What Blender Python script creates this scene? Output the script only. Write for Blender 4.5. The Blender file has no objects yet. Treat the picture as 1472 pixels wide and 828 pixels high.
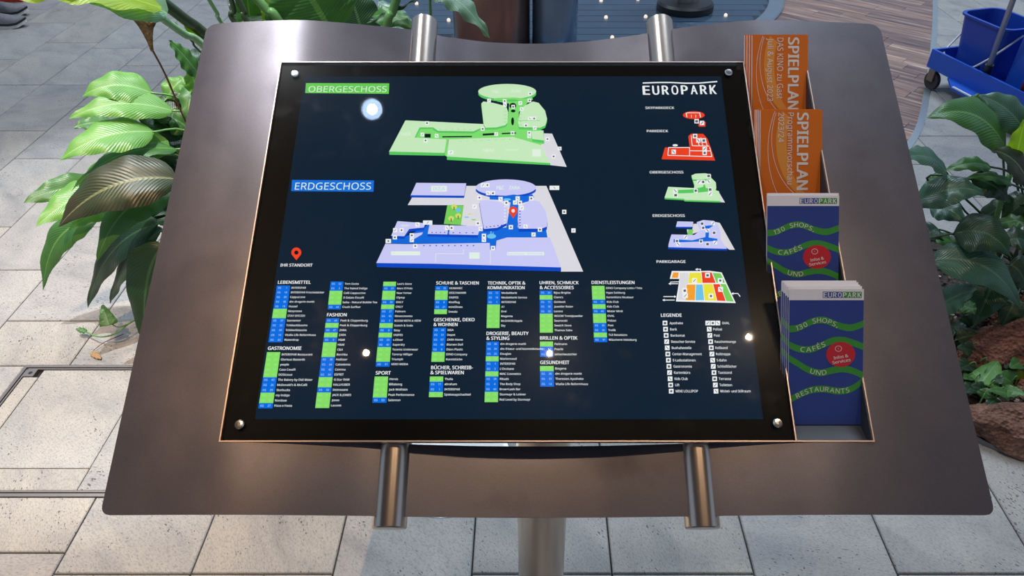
import bpy, bmesh, math, os, random
from mathutils import Vector, Matrix, geometry
random.seed(7)
SC = bpy.context.scene
COL = SC.collection
R = math.radians

# ------------------------------------------------------------------ camera, world, lights, exposure
FPX, CX, CYP, CAMH = 1040.0, 762.0, 414.0, 1.65
PITCH = math.atan(811 / 1040)
cam = bpy.data.cameras.new('camera')
cam.sensor_width = 36; cam.lens = FPX / 1472 * 36
cam.shift_x = -(CX - 736) / 1472
cam.clip_start = 0.02
camo = bpy.data.objects.new('camera', cam); COL.objects.link(camo)
camo.location = (0, 0, CAMH); camo.rotation_euler = (math.pi / 2 - PITCH, 0, 0)
SC.camera = camo

world = bpy.data.worlds.new('world'); SC.world = world; world.use_nodes = True
bg = world.node_tree.nodes['Background']
bg.inputs[0].default_value = (0.44, 0.58, 0.82, 1); bg.inputs[1].default_value = 0.54

SC.view_settings.view_transform = 'Standard'; SC.view_settings.look = 'None'
SC.view_settings.exposure = 0.0; SC.view_settings.gamma = 1.0
SC.view_settings.use_curve_mapping = False
SC.cycles.use_denoising = True
SC.cycles.sample_clamp_indirect = 4.0
SC.cycles.max_bounces = 8

def area_light(name, loc, target, size, power, color):
    l = bpy.data.lights.new(name, 'AREA'); l.size = size; l.energy = power; l.color = color; l.shape = 'DISK'
    o = bpy.data.objects.new(name, l); COL.objects.link(o); o.location = loc
    o.rotation_euler = (Vector(target) - Vector(loc)).to_track_quat('-Z', 'Y').to_euler()
    return o
# daylight falling through the glass roof beyond the stand
area_light('roof_daylight', (3.2, 6.5, 8.5), (1.2, 1.8, 0), 3.5, 620, (0.70, 0.84, 1.0))
area_light('roof_daylight', (-3.5, 7.5, 8.5), (-1.0, 2.0, 0), 3.0, 240, (0.86, 0.92, 1.0))
area_light('roof_daylight', (-2.95, 2.85, 8.5), (-1.0, 1.6, 0), .5, 170, (0.90, 0.95, 1.0))

# ------------------------------------------------------------------ geometry helpers
cp, sp = math.cos(PITCH), math.sin(PITCH)
CAM = Vector((0, 0, CAMH)); FW = Vector((0, cp, -sp)); UP = Vector((0, sp, cp)); RT = Vector((1, 0, 0))
def ray(x, y): return RT * ((x - CX) / FPX) - UP * ((y - CYP) / FPX) + FW
def on_floor(x, y, z=0.0):
    d = ray(x, y); return CAM + d * ((z - CAMH) / d.z)
def at_depth(x, y, D):           # point of the sight line over the ground distance D
    d = ray(x, y); return CAM + d * (D / d.y)
class Plane:
    def __init__(s, o, u, v):
        s.o = Vector(o); s.u = Vector(u).normalized(); s.v = Vector(v).normalized(); s.n = s.u.cross(s.v).normalized()
    def inv(s, x, y, dep=0.0):
        o = s.o - s.n * dep; d = ray(x, y); t = (o - CAM).dot(s.n) / d.dot(s.n); p = CAM + d * t
        return Vector(((p - o).dot(s.u), (p - o).dot(s.v)))
    def pt(s, u, v, dep=0.0): return s.o + s.u * u + s.v * v - s.n * dep

class MB:
    def __init__(s): s.v = []; s.f = []; s.m = []
    def add(s, vs, fs, mi=0):
        k = len(s.v); s.v += [tuple(p) for p in vs]; s.f += [tuple(i + k for i in f) for f in fs]; s.m += [mi] * len(fs)
    def box(s, x0, x1, y0, y1, z0, z1, M=None, mi=0, bev=0):
        if bev:
            b = bev; vs = []
            for z, i in ((z0, 0), (z1 - b, 0), (z1, b)):
                vs += [(x0 + i, y0 + i, z), (x1 - i, y0 + i, z), (x1 - i, y1 - i, z), (x0 + i, y1 - i, z)]
            fs = [(3, 2, 1, 0), (8, 9, 10, 11)]
            for a in (0, 4): fs += [(a + i, a + (i + 1) % 4, a + 4 + (i + 1) % 4, a + 4 + i) for i in range(4)]
        else:
            vs = [(x0, y0, z0), (x1, y0, z0), (x1, y1, z0), (x0, y1, z0), (x0, y0, z1), (x1, y0, z1), (x1, y1, z1), (x0, y1, z1)]
            fs = [(3, 2, 1, 0), (4, 5, 6, 7), (0, 1, 5, 4), (1, 2, 6, 5), (2, 3, 7, 6), (3, 0, 4, 7)]
        if M is not None: vs = [M @ Vector(p) for p in vs]
        s.add(vs, fs, mi); return s
    def tube(s, pts, rad, seg=10, mi=0, cap=True):
        pts = [Vector(p) for p in pts]; n = len(pts)
        rads = rad if isinstance(rad, (list, tuple)) else [rad] * n
        vs = []; prev = None
        for i, p in enumerate(pts):
            t = (pts[min(i + 1, n - 1)] - pts[max(i - 1, 0)]).normalized()
            if prev is None:
                a = Vector((0, 0, 1)) if abs(t.z) < .9 else Vector((1, 0, 0)); x = t.cross(a).normalized()
            else: x = (prev - t * prev.dot(t)).normalized()
            prev = x; y = t.cross(x)
            for k in range(seg):
                an = 2 * math.pi * k / seg; vs.append(p + x * (rads[i] * math.cos(an)) + y * (rads[i] * math.sin(an)))
        fs = []
        for i in range(n - 1):
            for k in range(seg):
                a, b = i * seg + k, i * seg + (k + 1) % seg; fs.append((a, b, b + seg, a + seg))
        if cap: fs.append(tuple(range(seg))[::-1]); fs.append(tuple((n - 1) * seg + k for k in range(seg)))
        s.add(vs, fs, mi); return s
    def lathe(s, prof, c=(0, 0, 0), seg=32, mi=0, M=None):
        vs = []; fs = []
        for r, z in prof:
            for k in range(seg):
                a = 2 * math.pi * k / seg; p = Vector((r * math.cos(a), r * math.sin(a), z))
                p = (M @ p) if M is not None else p + Vector(c); vs.append(p)
        for i in range(len(prof) - 1):
            for k in range(seg):
                a, b = i * seg + k, i * seg + (k + 1) % seg; fs.append((a, b, b + seg, a + seg))
        s.add(vs, fs, mi); return s
    def prism(s, poly, z0, z1, mi=0, M=None):
        n = len(poly); vs = [(p[0], p[1], z0) for p in poly] + [(p[0], p[1], z1) for p in poly]
        if M is not None: vs = [M @ Vector(p) for p in vs]
        fs = [tuple(range(n))[::-1], tuple(range(n, 2 * n))] + [(i, (i + 1) % n, n + (i + 1) % n, n + i) for i in range(n)]
        s.add(vs, fs, mi); return s
    def mesh(s, name, mats, smooth=False):
        me = bpy.data.meshes.new(name); me.from_pydata(s.v, [], s.f); me.update()
        for m in (mats if isinstance(mats, (list, tuple)) else [mats]): me.materials.append(m)
        for p, i in zip(me.polygons, s.m): p.material_index = i; p.use_smooth = smooth
        return me
    def build(s, name, mats, parent=None, smooth=False, label=None, loc=None):
        o = bpy.data.objects.new(name, s.mesh(name, mats, smooth)); COL.objects.link(o)
        if parent is not None:
            o.parent = parent; o.matrix_parent_inverse = Matrix.Translation(-Vector(parent.location))
        if loc is not None: o.location = loc
        if label: o['label'] = label
        return o
def thing(name, label, cat, loc=(0, 0, 0), group=None, kind=None):
    o = bpy.data.objects.new(name, None); COL.objects.link(o); o.location = loc; o.empty_display_size = .1
    o['label'] = label; o['category'] = cat
    if group: o['group'] = group
    if kind: o['kind'] = kind
    return o
def tag(o, label, cat, group=None, kind=None):
    o['label'] = label; o['category'] = cat
    if group: o['group'] = group
    if kind: o['kind'] = kind
    return o
def smooth_by_angle(o, ang=35):
    me = o.data
    bm = bmesh.new(); bm.from_mesh(me)
    for e in bm.edges:
        e.smooth = not (len(e.link_faces) == 2 and e.calc_face_angle(0) > R(ang))
    for f in bm.faces: f.smooth = True
    bm.to_mesh(me); bm.free(); return o

# ------------------------------------------------------------------ materials
def newmat(name):
    m = bpy.data.materials.new(name); m.use_nodes = True; nt = m.node_tree
    return m, nt, nt.nodes['Principled BSDF']
def N(nt, t, **k):
    n = nt.nodes.new(t)
    for a, b in k.items():
        if a.startswith('i_'): n.inputs[a[2:].replace('_', ' ')].default_value = b
        else: setattr(n, a, b)
    return n
def ramp(nt, fac, stops):
    r = nt.nodes.new('ShaderNodeValToRGB'); e = r.color_ramp.elements
    while len(e) < len(stops): e.new(.5)
    for q, (p, c) in zip(e, stops): q.position = p; q.color = (*c, 1) if len(c) == 3 else c
    nt.links.new(fac, r.inputs[0]); return r.outputs[0]
def mixc(nt, fac, a, b, mode='MIX'):
    m = nt.nodes.new('ShaderNodeMix'); m.data_type = 'RGBA'; m.blend_type = mode
    for s_, v in ((m.inputs[0], fac), (m.inputs[6], a), (m.inputs[7], b)):
        if hasattr(v, 'is_linked') or hasattr(v, 'links'): nt.links.new(v, s_)
        else: s_.default_value = v if isinstance(v, (int, float)) else (*v, 1)
    return m.outputs[2]
def plain(name, col, rough=.5, metal=0.0, spec=.5, bump=0, bscale=60, var=0.0):
    m, nt, b = newmat(name)
    b.inputs['Base Color'].default_value = (*col, 1); b.inputs['Roughness'].default_value = rough
    b.inputs['Metallic'].default_value = metal; b.inputs['Specular IOR Level'].default_value = spec
    tc = N(nt, 'ShaderNodeTexCoord'); nz = N(nt, 'ShaderNodeTexNoise'); nz.inputs['Scale'].default_value = bscale; nz.inputs['Detail'].default_value = 5
    nt.links.new(tc.outputs['Object'], nz.inputs['Vector'])
    if var:
        c = mixc(nt, nz.outputs[0], tuple(x * (1 - var) for x in col), tuple(min(1, x * (1 + var)) for x in col))
        nt.links.new(c, b.inputs['Base Color'])
    if bump:
        bn = N(nt, 'ShaderNodeBump'); bn.inputs['Strength'].default_value = bump; bn.inputs['Distance'].default_value = .002
        nt.links.new(nz.outputs[0], bn.inputs['Height']); nt.links.new(bn.outputs[0], b.inputs['Normal'])
    return m
def emit(name, col, strength=1.0):
    m, nt, b = newmat(name); b.inputs['Base Color'].default_value = (*[c * .3 for c in col], 1)
    b.inputs['Emission Color'].default_value = (*col, 1); b.inputs['Emission Strength'].default_value = strength
    b.inputs['Roughness'].default_value = .6; b.inputs['Specular IOR Level'].default_value = 0.0
    return m
def srgb(r, g, b):
    f = lambda c: (c / 255 / 12.92) if c / 255 <= .04045 else ((c / 255 + .055) / 1.055) ** 2.4
    return (f(r), f(g), f(b))

def stone_mat():
    m, nt, b = newmat('stone'); L = nt.links.new
    tc = N(nt, 'ShaderNodeTexCoord'); oi = N(nt, 'ShaderNodeObjectInfo')
    off = N(nt, 'ShaderNodeVectorMath', operation='SCALE'); off.inputs[0].default_value = (37, 53, 11); L(oi.outputs['Random'], off.inputs['Scale'])
    add = N(nt, 'ShaderNodeVectorMath', operation='ADD'); L(tc.outputs['Object'], add.inputs[0]); L(off.outputs[0], add.inputs[1])
    rot = N(nt, 'ShaderNodeVectorRotate', rotation_type='Z_AXIS'); L(add.outputs[0], rot.inputs['Vector'])
    ang = N(nt, 'ShaderNodeMath', operation='MULTIPLY'); L(oi.outputs['Random'], ang.inputs[0]); ang.inputs[1].default_value = 1.3; L(ang.outputs[0], rot.inputs['Angle'])
    st = N(nt, 'ShaderNodeMapping'); st.inputs['Scale'].default_value = (1, 1.9, 1); L(rot.outputs[0], st.inputs['Vector'])
    n1 = N(nt, 'ShaderNodeTexNoise'); n1.inputs['Scale'].default_value = 4.5; n1.inputs['Detail'].default_value = 7; n1.inputs['Distortion'].default_value = .6; L(st.outputs[0], n1.inputs['Vector'])
    n2 = N(nt, 'ShaderNodeTexNoise'); n2.inputs['Scale'].default_value = 130; n2.inputs['Detail'].default_value = 5; L(st.outputs[0], n2.inputs['Vector'])
    c1 = ramp(nt, n1.outputs[0], [(.22, (.215, .215, .215)), (.42, (.285, .28, .27)), (.56, (.325, .315, .295)), (.78, (.37, .355, .325))])
    c2 = ramp(nt, n2.outputs[0], [(.28, (.66, .65, .64)), (.5, (1, 1, 1)), (.75, (1.14, 1.12, 1.08))])
    c = mixc(nt, .85, c1, c2, 'MULTIPLY')
    # dark pits of the travertine, two sizes
    vo = N(nt, 'ShaderNodeTexVoronoi', feature='F1'); vo.inputs['Scale'].default_value = 75; vo.inputs['Randomness'].default_value = 1
    st2 = N(nt, 'ShaderNodeMapping'); st2.inputs['Scale'].default_value = (1, 1.9, 1); L(rot.outputs[0], st2.inputs['Vector'])
    nd = N(nt, 'ShaderNodeTexNoise'); nd.inputs['Scale'].default_value = 35; L(st2.outputs[0], nd.inputs['Vector'])
    vv = mixc(nt, .035, st2.outputs[0], nd.outputs['Color'], 'ADD'); L(vv, vo.inputs['Vector'])
    nm = N(nt, 'ShaderNodeTexNoise'); nm.inputs['Scale'].default_value = 9; L(rot.outputs[0], nm.inputs['Vector'])
    th = N(nt, 'ShaderNodeMapRange'); th.inputs['From Min'].default_value = .38; th.inputs['From Max'].default_value = .72; th.inputs['To Min'].default_value = .06; th.inputs['To Max'].default_value = .32
    L(nm.outputs[0], th.inputs['Value'])
    lt = N(nt, 'ShaderNodeMath', operation='LESS_THAN'); L(vo.outputs['Distance'], lt.inputs[0]); L(th.outputs[0], lt.inputs[1])
    sel = N(nt, 'ShaderNodeSeparateColor'); L(vo.outputs['Color'], sel.inputs[0])
    g = N(nt, 'ShaderNodeMath', operation='GREATER_THAN'); L(sel.outputs[0], g.inputs[0]); g.inputs[1].default_value = .45
    pit = N(nt, 'ShaderNodeMath', operation='MULTIPLY'); L(lt.outputs[0], pit.inputs[0]); L(g.outputs[0], pit.inputs[1])
    pf = N(nt, 'ShaderNodeMath', operation='MULTIPLY'); L(pit.outputs[0], pf.inputs[0]); pf.inputs[1].default_value = .8
    c = mixc(nt, pf.outputs[0], c, (.045, .038, .030))
    tint = ramp(nt, oi.outputs['Random'], [(0, (.90, .90, .92)), (.5, (1, 1, 1)), (1, (1.0, .96, .90))])
    c = mixc(nt, 1.0, c, tint, 'MULTIPLY'); L(c, b.inputs['Base Color'])
    b.inputs['Roughness'].default_value = .55; b.inputs['Specular IOR Level'].default_value = .35
    bn = N(nt, 'ShaderNodeBump'); bn.inputs['Strength'].default_value = .5; bn.inputs['Distance'].default_value = .002
    h = N(nt, 'ShaderNodeMath', operation='SUBTRACT'); L(n2.outputs[0], h.inputs[0]); L(pit.outputs[0], h.inputs[1]); L(h.outputs[0], bn.inputs['Height']); L(bn.outputs[0], b.inputs['Normal'])
    return m
def wood_mat():
    m, nt, b = newmat('wood_parquet'); L = nt.links.new
    tc = N(nt, 'ShaderNodeTexCoord'); oi = N(nt, 'ShaderNodeObjectInfo')
    off = N(nt, 'ShaderNodeVectorMath', operation='SCALE'); off.inputs[0].default_value = (7, 23, 3); L(oi.outputs['Random'], off.inputs['Scale'])
    add = N(nt, 'ShaderNodeVectorMath', operation='ADD'); L(tc.outputs['Object'], add.inputs[0]); L(off.outputs[0], add.inputs[1])
    st = N(nt, 'ShaderNodeMapping'); st.inputs['Scale'].default_value = (30, 1.6, 1); L(add.outputs[0], st.inputs['Vector'])
    n1 = N(nt, 'ShaderNodeTexNoise'); n1.inputs['Scale'].default_value = 1.6; n1.inputs['Detail'].default_value = 4; L(st.outputs[0], n1.inputs['Vector'])
    c1 = ramp(nt, n1.outputs[0], [(.30, (.10, .058, .048)), (.5, (.20, .125, .10)), (.62, (.28, .185, .15)), (.72, (.45, .35, .29))])
    c2 = ramp(nt, oi.outputs['Random'], [(0, (.75, .72, .75)), (.5, (1, 1, 1)), (1, (1.55, 1.45, 1.35))])
    L(mixc(nt, 1.0, c1, c2, 'MULTIPLY'), b.inputs['Base Color']); b.inputs['Roughness'].default_value = .38
    return m
def leaf_mat(name, col, col2, rough=.35, trans=.25, vein=(.25, .45, .12)):
    m, nt, b = newmat(name); L = nt.links.new
    uv = N(nt, 'ShaderNodeUVMap'); sx = N(nt, 'ShaderNodeSeparateXYZ'); L(uv.outputs[0], sx.inputs[0])
    # u: 0..1 across, v along
    d = N(nt, 'ShaderNodeMath', operation='SUBTRACT'); L(sx.outputs[0], d.inputs[0]); d.inputs[1].default_value = .5
    a = N(nt, 'ShaderNodeMath', operation='ABSOLUTE'); L(d.outputs[0], a.inputs[0])
    k = N(nt, 'ShaderNodeMath', operation='MULTIPLY_ADD'); L(a.outputs[0], k.inputs[0]); k.inputs[1].default_value = -.55; L(sx.outputs[1], k.inputs[2])
    s1 = N(nt, 'ShaderNodeMath', operation='MULTIPLY'); L(k.outputs[0], s1.inputs[0]); s1.inputs[1].default_value = 150
    sn = N(nt, 'ShaderNodeMath', operation='SINE'); L(s1.outputs[0], sn.inputs[0])
    m1 = N(nt, 'ShaderNodeMapRange'); m1.inputs['From Min'].default_value = -1; L(sn.outputs[0], m1.inputs['Value'])
    tc = N(nt, 'ShaderNodeTexCoord'); nz = N(nt, 'ShaderNodeTexNoise'); nz.inputs['Scale'].default_value = 9; nz.inputs['Detail'].default_value = 4; L(tc.outputs['Object'], nz.inputs['Vector'])
    base = mixc(nt, ramp(nt, nz.outputs[0], [(.35, (0, 0, 0)), (.68, (1, 1, 1))]), col, col2)
    f = N(nt, 'ShaderNodeMath', operation='MULTIPLY'); L(m1.outputs[0], f.inputs[0]); f.inputs[1].default_value = .2
    c = mixc(nt, f.outputs[0], base, tuple(x * .55 for x in col))
    mid = N(nt, 'ShaderNodeMath', operation='LESS_THAN'); L(a.outputs[0], mid.inputs[0]); mid.inputs[1].default_value = .028
    mf = N(nt, 'ShaderNodeMath', operation='MULTIPLY'); L(mid.outputs[0], mf.inputs[0]); mf.inputs[1].default_value = .5
    c = mixc(nt, mf.outputs[0], c, vein)
    L(c, b.inputs['Base Color']); b.inputs['Roughness'].default_value = rough; b.inputs['Specular IOR Level'].default_value = .5
    bn = N(nt, 'ShaderNodeBump'); bn.inputs['Strength'].default_value = .2; bn.inputs['Distance'].default_value = .002
    L(sn.outputs[0], bn.inputs['Height']); L(bn.outputs[0], b.inputs['Normal'])
    tr = N(nt, 'ShaderNodeBsdfTranslucent'); br = mixc(nt, 1.0, c, (1.5, 1.6, .6), 'MULTIPLY'); L(br, tr.inputs['Color'])
    mx = N(nt, 'ShaderNodeMixShader'); mx.inputs[0].default_value = trans
    out = nt.nodes['Material Output']; L(b.outputs[0], mx.inputs[1]); L(tr.outputs[0], mx.inputs[2]); L(mx.outputs[0], out.inputs[0])
    return m
def rock_mat(name, c0, c1, sc=14):
    m, nt, b = newmat(name); L = nt.links.new
    tc = N(nt, 'ShaderNodeTexCoord'); n1 = N(nt, 'ShaderNodeTexNoise'); n1.inputs['Scale'].default_value = sc; n1.inputs['Detail'].default_value = 9; n1.inputs['Roughness'].default_value = .7
    L(tc.outputs['Object'], n1.inputs['Vector'])
    L(ramp(nt, n1.outputs[0], [(.3, tuple(x * .35 for x in c0)), (.48, c0), (.68, c1)]), b.inputs['Base Color'])
    vo = N(nt, 'ShaderNodeTexVoronoi'); vo.inputs['Scale'].default_value = 90; L(tc.outputs['Object'], vo.inputs['Vector'])
    mu = N(nt, 'ShaderNodeMath', operation='ADD'); L(vo.outputs[0], mu.inputs[0]); L(n1.outputs[0], mu.inputs[1])
    bn = N(nt, 'ShaderNodeBump'); bn.inputs['Strength'].default_value = .9; bn.inputs['Distance'].default_value = .012
    L(mu.outputs[0], bn.inputs['Height']); L(bn.outputs[0], b.inputs['Normal']); b.inputs['Roughness'].default_value = .85
    return m
def board_mat():
    m, nt, b = newmat('board_metal'); L = nt.links.new
    tc = N(nt, 'ShaderNodeTexCoord'); n1 = N(nt, 'ShaderNodeTexNoise'); n1.inputs['Scale'].default_value = 9; n1.inputs['Detail'].default_value = 4
    L(tc.outputs['Object'], n1.inputs['Vector'])
    n2 = N(nt, 'ShaderNodeTexNoise'); n2.inputs['Scale'].default_value = 900; L(tc.outputs['Object'], n2.inputs['Vector'])
    c = ramp(nt, n1.outputs[0], [(.28, (.122, .108, .120)), (.42, (.158, .141, .153)), (.7, (.176, .158, .171))])
    c = mixc(nt, .35, c, ramp(nt, n2.outputs[0], [(.3, (.6, .6, .6)), (.7, (1.3, 1.3, 1.3))]), 'MULTIPLY')
    L(c, b.inputs['Base Color'])
    b.inputs['Metallic'].default_value = .75
    L(ramp(nt, n1.outputs[0], [(.28, (.37, .37, .37)), (.6, (.285, .285, .285))]), b.inputs['Roughness'])
    return m
def pane_mat():
    m, nt, b = newmat('screen_glass'); L = nt.links.new
    nt.nodes.remove(b); out = nt.nodes['Material Output']
    tr = N(nt, 'ShaderNodeBsdfTransparent'); tr.inputs[0].default_value = (.97, .98, .98, 1)
    g1 = N(nt, 'ShaderNodeBsdfGlossy'); g1.inputs['Roughness'].default_value = .012
    g2 = N(nt, 'ShaderNodeBsdfGlossy'); g2.inputs['Roughness'].default_value = .20
    tc = N(nt, 'ShaderNodeTexCoord'); n1 = N(nt, 'ShaderNodeTexNoise'); n1.inputs['Scale'].default_value = 160; n1.inputs['Detail'].default_value = 3; L(tc.outputs['Object'], n1.inputs['Vector'])
    n2 = N(nt, 'ShaderNodeTexNoise'); n2.inputs['Scale'].default_value = 22; n2.inputs['Detail'].default_value = 5; L(tc.outputs['Object'], n2.inputs['Vector'])
    vo = N(nt, 'ShaderNodeTexVoronoi'); vo.inputs['Scale'].default_value = 260; L(tc.outputs['Object'], vo.inputs['Vector'])
    dots = ramp(nt, vo.outputs['Distance'], [(.05, (.5, .5, .5)), (.16, (.04, .04, .04))])
    sm_ = ramp(nt, n2.outputs[0], [(.60, (0, 0, 0)), (.76, (.12, .12, .12))])
    a = N(nt, 'ShaderNodeMath', operation='ADD'); L(dots, a.inputs[0]); L(sm_, a.inputs[1])
    gm = N(nt, 'ShaderNodeMixShader'); L(a.outputs[0], gm.inputs[0]); L(g1.outputs[0], gm.inputs[1]); L(g2.outputs[0], gm.inputs[2])
    fr = N(nt, 'ShaderNodeFresnel'); fr.inputs['IOR'].default_value = 1.40
    mx = N(nt, 'ShaderNodeMixShader'); L(fr.outputs[0], mx.inputs[0]); L(tr.outputs[0], mx.inputs[1]); L(gm.outputs[0], mx.inputs[2]); L(mx.outputs[0], out.inputs[0])
    return m

M = {}
M['stone'] = stone_mat(); M['wood'] = wood_mat(); M['board'] = board_mat(); M['pane'] = pane_mat()
M['grout'] = plain('grout', (.10, .09, .08), .9)
M['steel'] = plain('brushed_steel', (.66, .54, .44), .25, 1.0, var=.06, bscale=300)
M['bright_steel'] = plain('polished_steel', (.80, .76, .72), .18, 1.0)
M['edge'] = plain('bright_edge_metal', (.62, .48, .40), .35, .9)
M['black'] = plain('black_plastic', (.012, .012, .013), .4)
M['screen'] = emit('screen_panel', srgb(15, 33, 50), 1.0)
M['bezel'] = plain('black_bezel', (.004, .004, .004), .5, spec=.1)
M['white_p'] = emit('lit_white_print', (.86, .88, .90)); M['green_t'] = emit('lit_green_print', srgb(134, 220, 104)); M['blue_t'] = emit('lit_blue_print', srgb(0, 108, 224))
M['green_n'] = emit('lit_pale_green_print', srgb(150, 236, 135)); M['blue_n'] = emit('lit_pale_blue_print', srgb(160, 205, 250))
M['og_light'] = emit('map_light_green', srgb(200, 234, 192)); M['og_side'] = emit('map_green', srgb(88, 200, 95)); M['og_walk'] = emit('map_walk_green', srgb(128, 220, 115))
M['plaza'] = emit('map_grey', srgb(220, 218, 226)); M['hole'] = emit('map_dark', srgb(10, 28, 30))
M['eg_light'] = emit('map_light_violet', srgb(202, 202, 246)); M['eg_side'] = emit('map_deep_blue', srgb(12, 72, 196)); M['eg_walk'] = emit('map_walk_blue', srgb(20, 106, 220))
M['red_p'] = emit('map_red', srgb(236, 66, 36)); M['orange_p'] = emit('map_orange', srgb(244, 160, 50)); M['yellow_p'] = emit('map_yellow', srgb(236, 226, 60))
M['sky_p'] = emit('map_sky_blue', srgb(110, 195, 235)); M['park_p'] = emit('map_park_green', srgb(120, 206, 90)); M['tree_p'] = emit('map_tree', srgb(205, 222, 110))
M['icon_g'] = emit('map_icon_ink', srgb(90, 95, 105)); M['faint'] = emit('map_faint', srgb(226, 240, 228)); M['trunk_p'] = emit('map_trunk', srgb(110, 70, 40))

# ------------------------------------------------------------------ the floor: slab, stone tiles, wood planks
floor = MB().box(-14, 12, -6, 16, -.06, -.012).build('floor', M['grout']); floor['kind'] = 'structure'
XJ = [-5.62, -5.27, -4.92, -4.57, -4.22, -3.87, -3.53, -3.18, -2.83, -2.485, -2.16, -1.837, -1.504, -1.175, -.836, -.486, -.144, .202, .552, .905, 1.26, 1.61, 1.96, 2.31, 2.66, 3.01, 3.36, 3.71, 4.06, 4.41]
far = MB().box(-13.5, 11.5, 7.0, 15.5, -.012, -.004).build('far_paving', M['stone'], floor)
MB().box(-13.5, -5.0, 2.2, 7.0, -.012, -.004).build('far_paving', M['stone'], floor)
# curved steel strip between wood and stone (right), bed outline
STRIP = [Vector(p) for p in [(.75, 2.58), (1.1, 2.68), (1.5, 2.86), (1.931, 3.336), (2.267, 3.95), (2.656, 4.752), (3.067, 5.664), (3.45, 6.6), (3.8, 7.6)]]
def clip_half(poly, p, n):       # keep the side where (q-p).n >= 0
    out = []
    for i in range(len(poly)):
        a, b = poly[i], poly[(i + 1) % len(poly)]; da, db = (a - p).dot(n), (b - p).dot(n)
        if da >= 0: out.append(a)
        if da * db < 0: out.append(a + (b - a) * (da / (da - db)))
    return out
def strip_side(c):
    best = None
    for i in range(len(STRIP) - 1):
        a, b = STRIP[i], STRIP[i + 1]; t = max(0, min(1, (c - a).dot(b - a) / (b - a).length_squared)); q = a + (b - a) * t
        d = (c - q).length
        if best is None or d < best[0]: best = (d, q, (b - a).normalized())
    d, q, t = best; n = Vector((t.y, -t.x))      # n points to the stone side (right)
    return q, n, (c - q).dot(n)
def area2(poly): return abs(sum(poly[i].x * poly[(i + 1) % len(poly)].y - poly[(i + 1) % len(poly)].x * poly[i].y for i in range(len(poly)))) / 2
HX0, HX1, HY0, HY1 = -1.645, -1.13, 1.197, 1.705
def rect(x0, x1, y0, y1): return [Vector((x0, y0)), Vector((x1, y0)), Vector((x1, y1)), Vector((x0, y1))]
def inset(poly, g):
    n = len(poly); out = []
    for i in range(n):
        a, b, c = poly[i - 1], poly[i], poly[(i + 1) % n]
        e1, e2 = (b - a).normalized(), (c - b).normalized()
        n1, n2 = Vector((-e1.y, e1.x)), Vector((-e2.y, e2.x))
        k = (n1 + n2); l = max(.35, 1 + n1.dot(n2)); out.append(b + k * (g / l))
    return out
def slab_piece(poly, name, mat, parent, h, top=0.0, bev=.0025, gap=.002):
    poly = [p for i, p in enumerate(poly) if (p - poly[i - 1]).length > .004]
    if len(poly) < 3 or area2(poly) < .0015: return None
    c = sum(poly, Vector((0, 0))) / len(poly); q = [p - c for p in inset(poly, gap)]; q2 = [p - c for p in inset(poly, gap + bev)]
    n = len(q); vs = [(p.x, p.y, -h) for p in q] + [(p.x, p.y, -bev) for p in q] + [(p.x, p.y, 0) for p in q2]
    fs = [tuple(range(n))[::-1], tuple(range(2 * n, 3 * n))]
    for a in (0, n): fs += [(a + i, a + (i + 1) % n, a + n + (i + 1) % n, a + n + i) for i in range(n)]
    mb = MB(); mb.add(vs, fs)
    return mb.build(name, mat, parent, loc=(c.x, c.y, top + random.uniform(-.0004, .0004)))
def wood_zone(c): return c.x > -1.3 and c.y > 2.66
BASE_OFF = {}
ntile = 0
for i in range(len(XJ) - 1):
    x0, x1 = XJ[i], XJ[i + 1]; xc = (x0 + x1) / 2
    L_ = .60
    off = 1.93 if xc > -1.837 and xc < -1.504 else (1.63 if i % 2 == 0 else 1.93)
    if xc > -1.175: off = .972 if (i % 3 != 0) else .67
    if xc < -2.83: L_ = .7
    y = off - 4 * L_
    while y < 7.4:
        y0, y1 = y, y + L_; y = y1
        if y1 < .35: continue
        if xc < -3.9 and y0 < 2.4 or xc < -2.9 and y0 < 1.2 or xc > 1.9 and y1 < .8 or (xc < -1.5 and y1 < .7): continue
        if abs(xc) > 1.45 * (y1 + .9) + .3: continue
        c = Vector((xc, (y0 + y1) / 2))
        polys = [rect(x0, x1, y0, y1)]
        if x0 < HX1 and x1 > HX0 and y0 < HY1 and y1 > HY0:      # tiles cut round the hatch
            pol = polys[0]; polys = []
            for p_, n_ in ((Vector((0, HY0)), Vector((0, -1))), (Vector((0, HY1)), Vector((0, 1)))):
                polys.append(clip_half(pol, p_, n_))
            mid = clip_half(clip_half(pol, Vector((0, HY0)), Vector((0, 1))), Vector((0, HY1)), Vector((0, -1)))
            if x0 < HX0: polys.append(clip_half(mid, Vector((HX0, 0)), Vector((-1, 0))))
            if x1 > HX1: polys.append(clip_half(mid, Vector((HX1, 0)), Vector((1, 0))))
        for pol in polys:
            if len(pol) < 3: continue
            if c.x > -1.3 and y1 > 2.4:
                q, n, sd = strip_side(c)
                if c.x > .8:
                    pol = clip_half(pol, q, n)
                elif y0 > 2.5: continue
            if len(pol) < 3: continue
            if slab_piece(pol, 'stone_tile', M['stone'], floor, .012): ntile += 1
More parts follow.
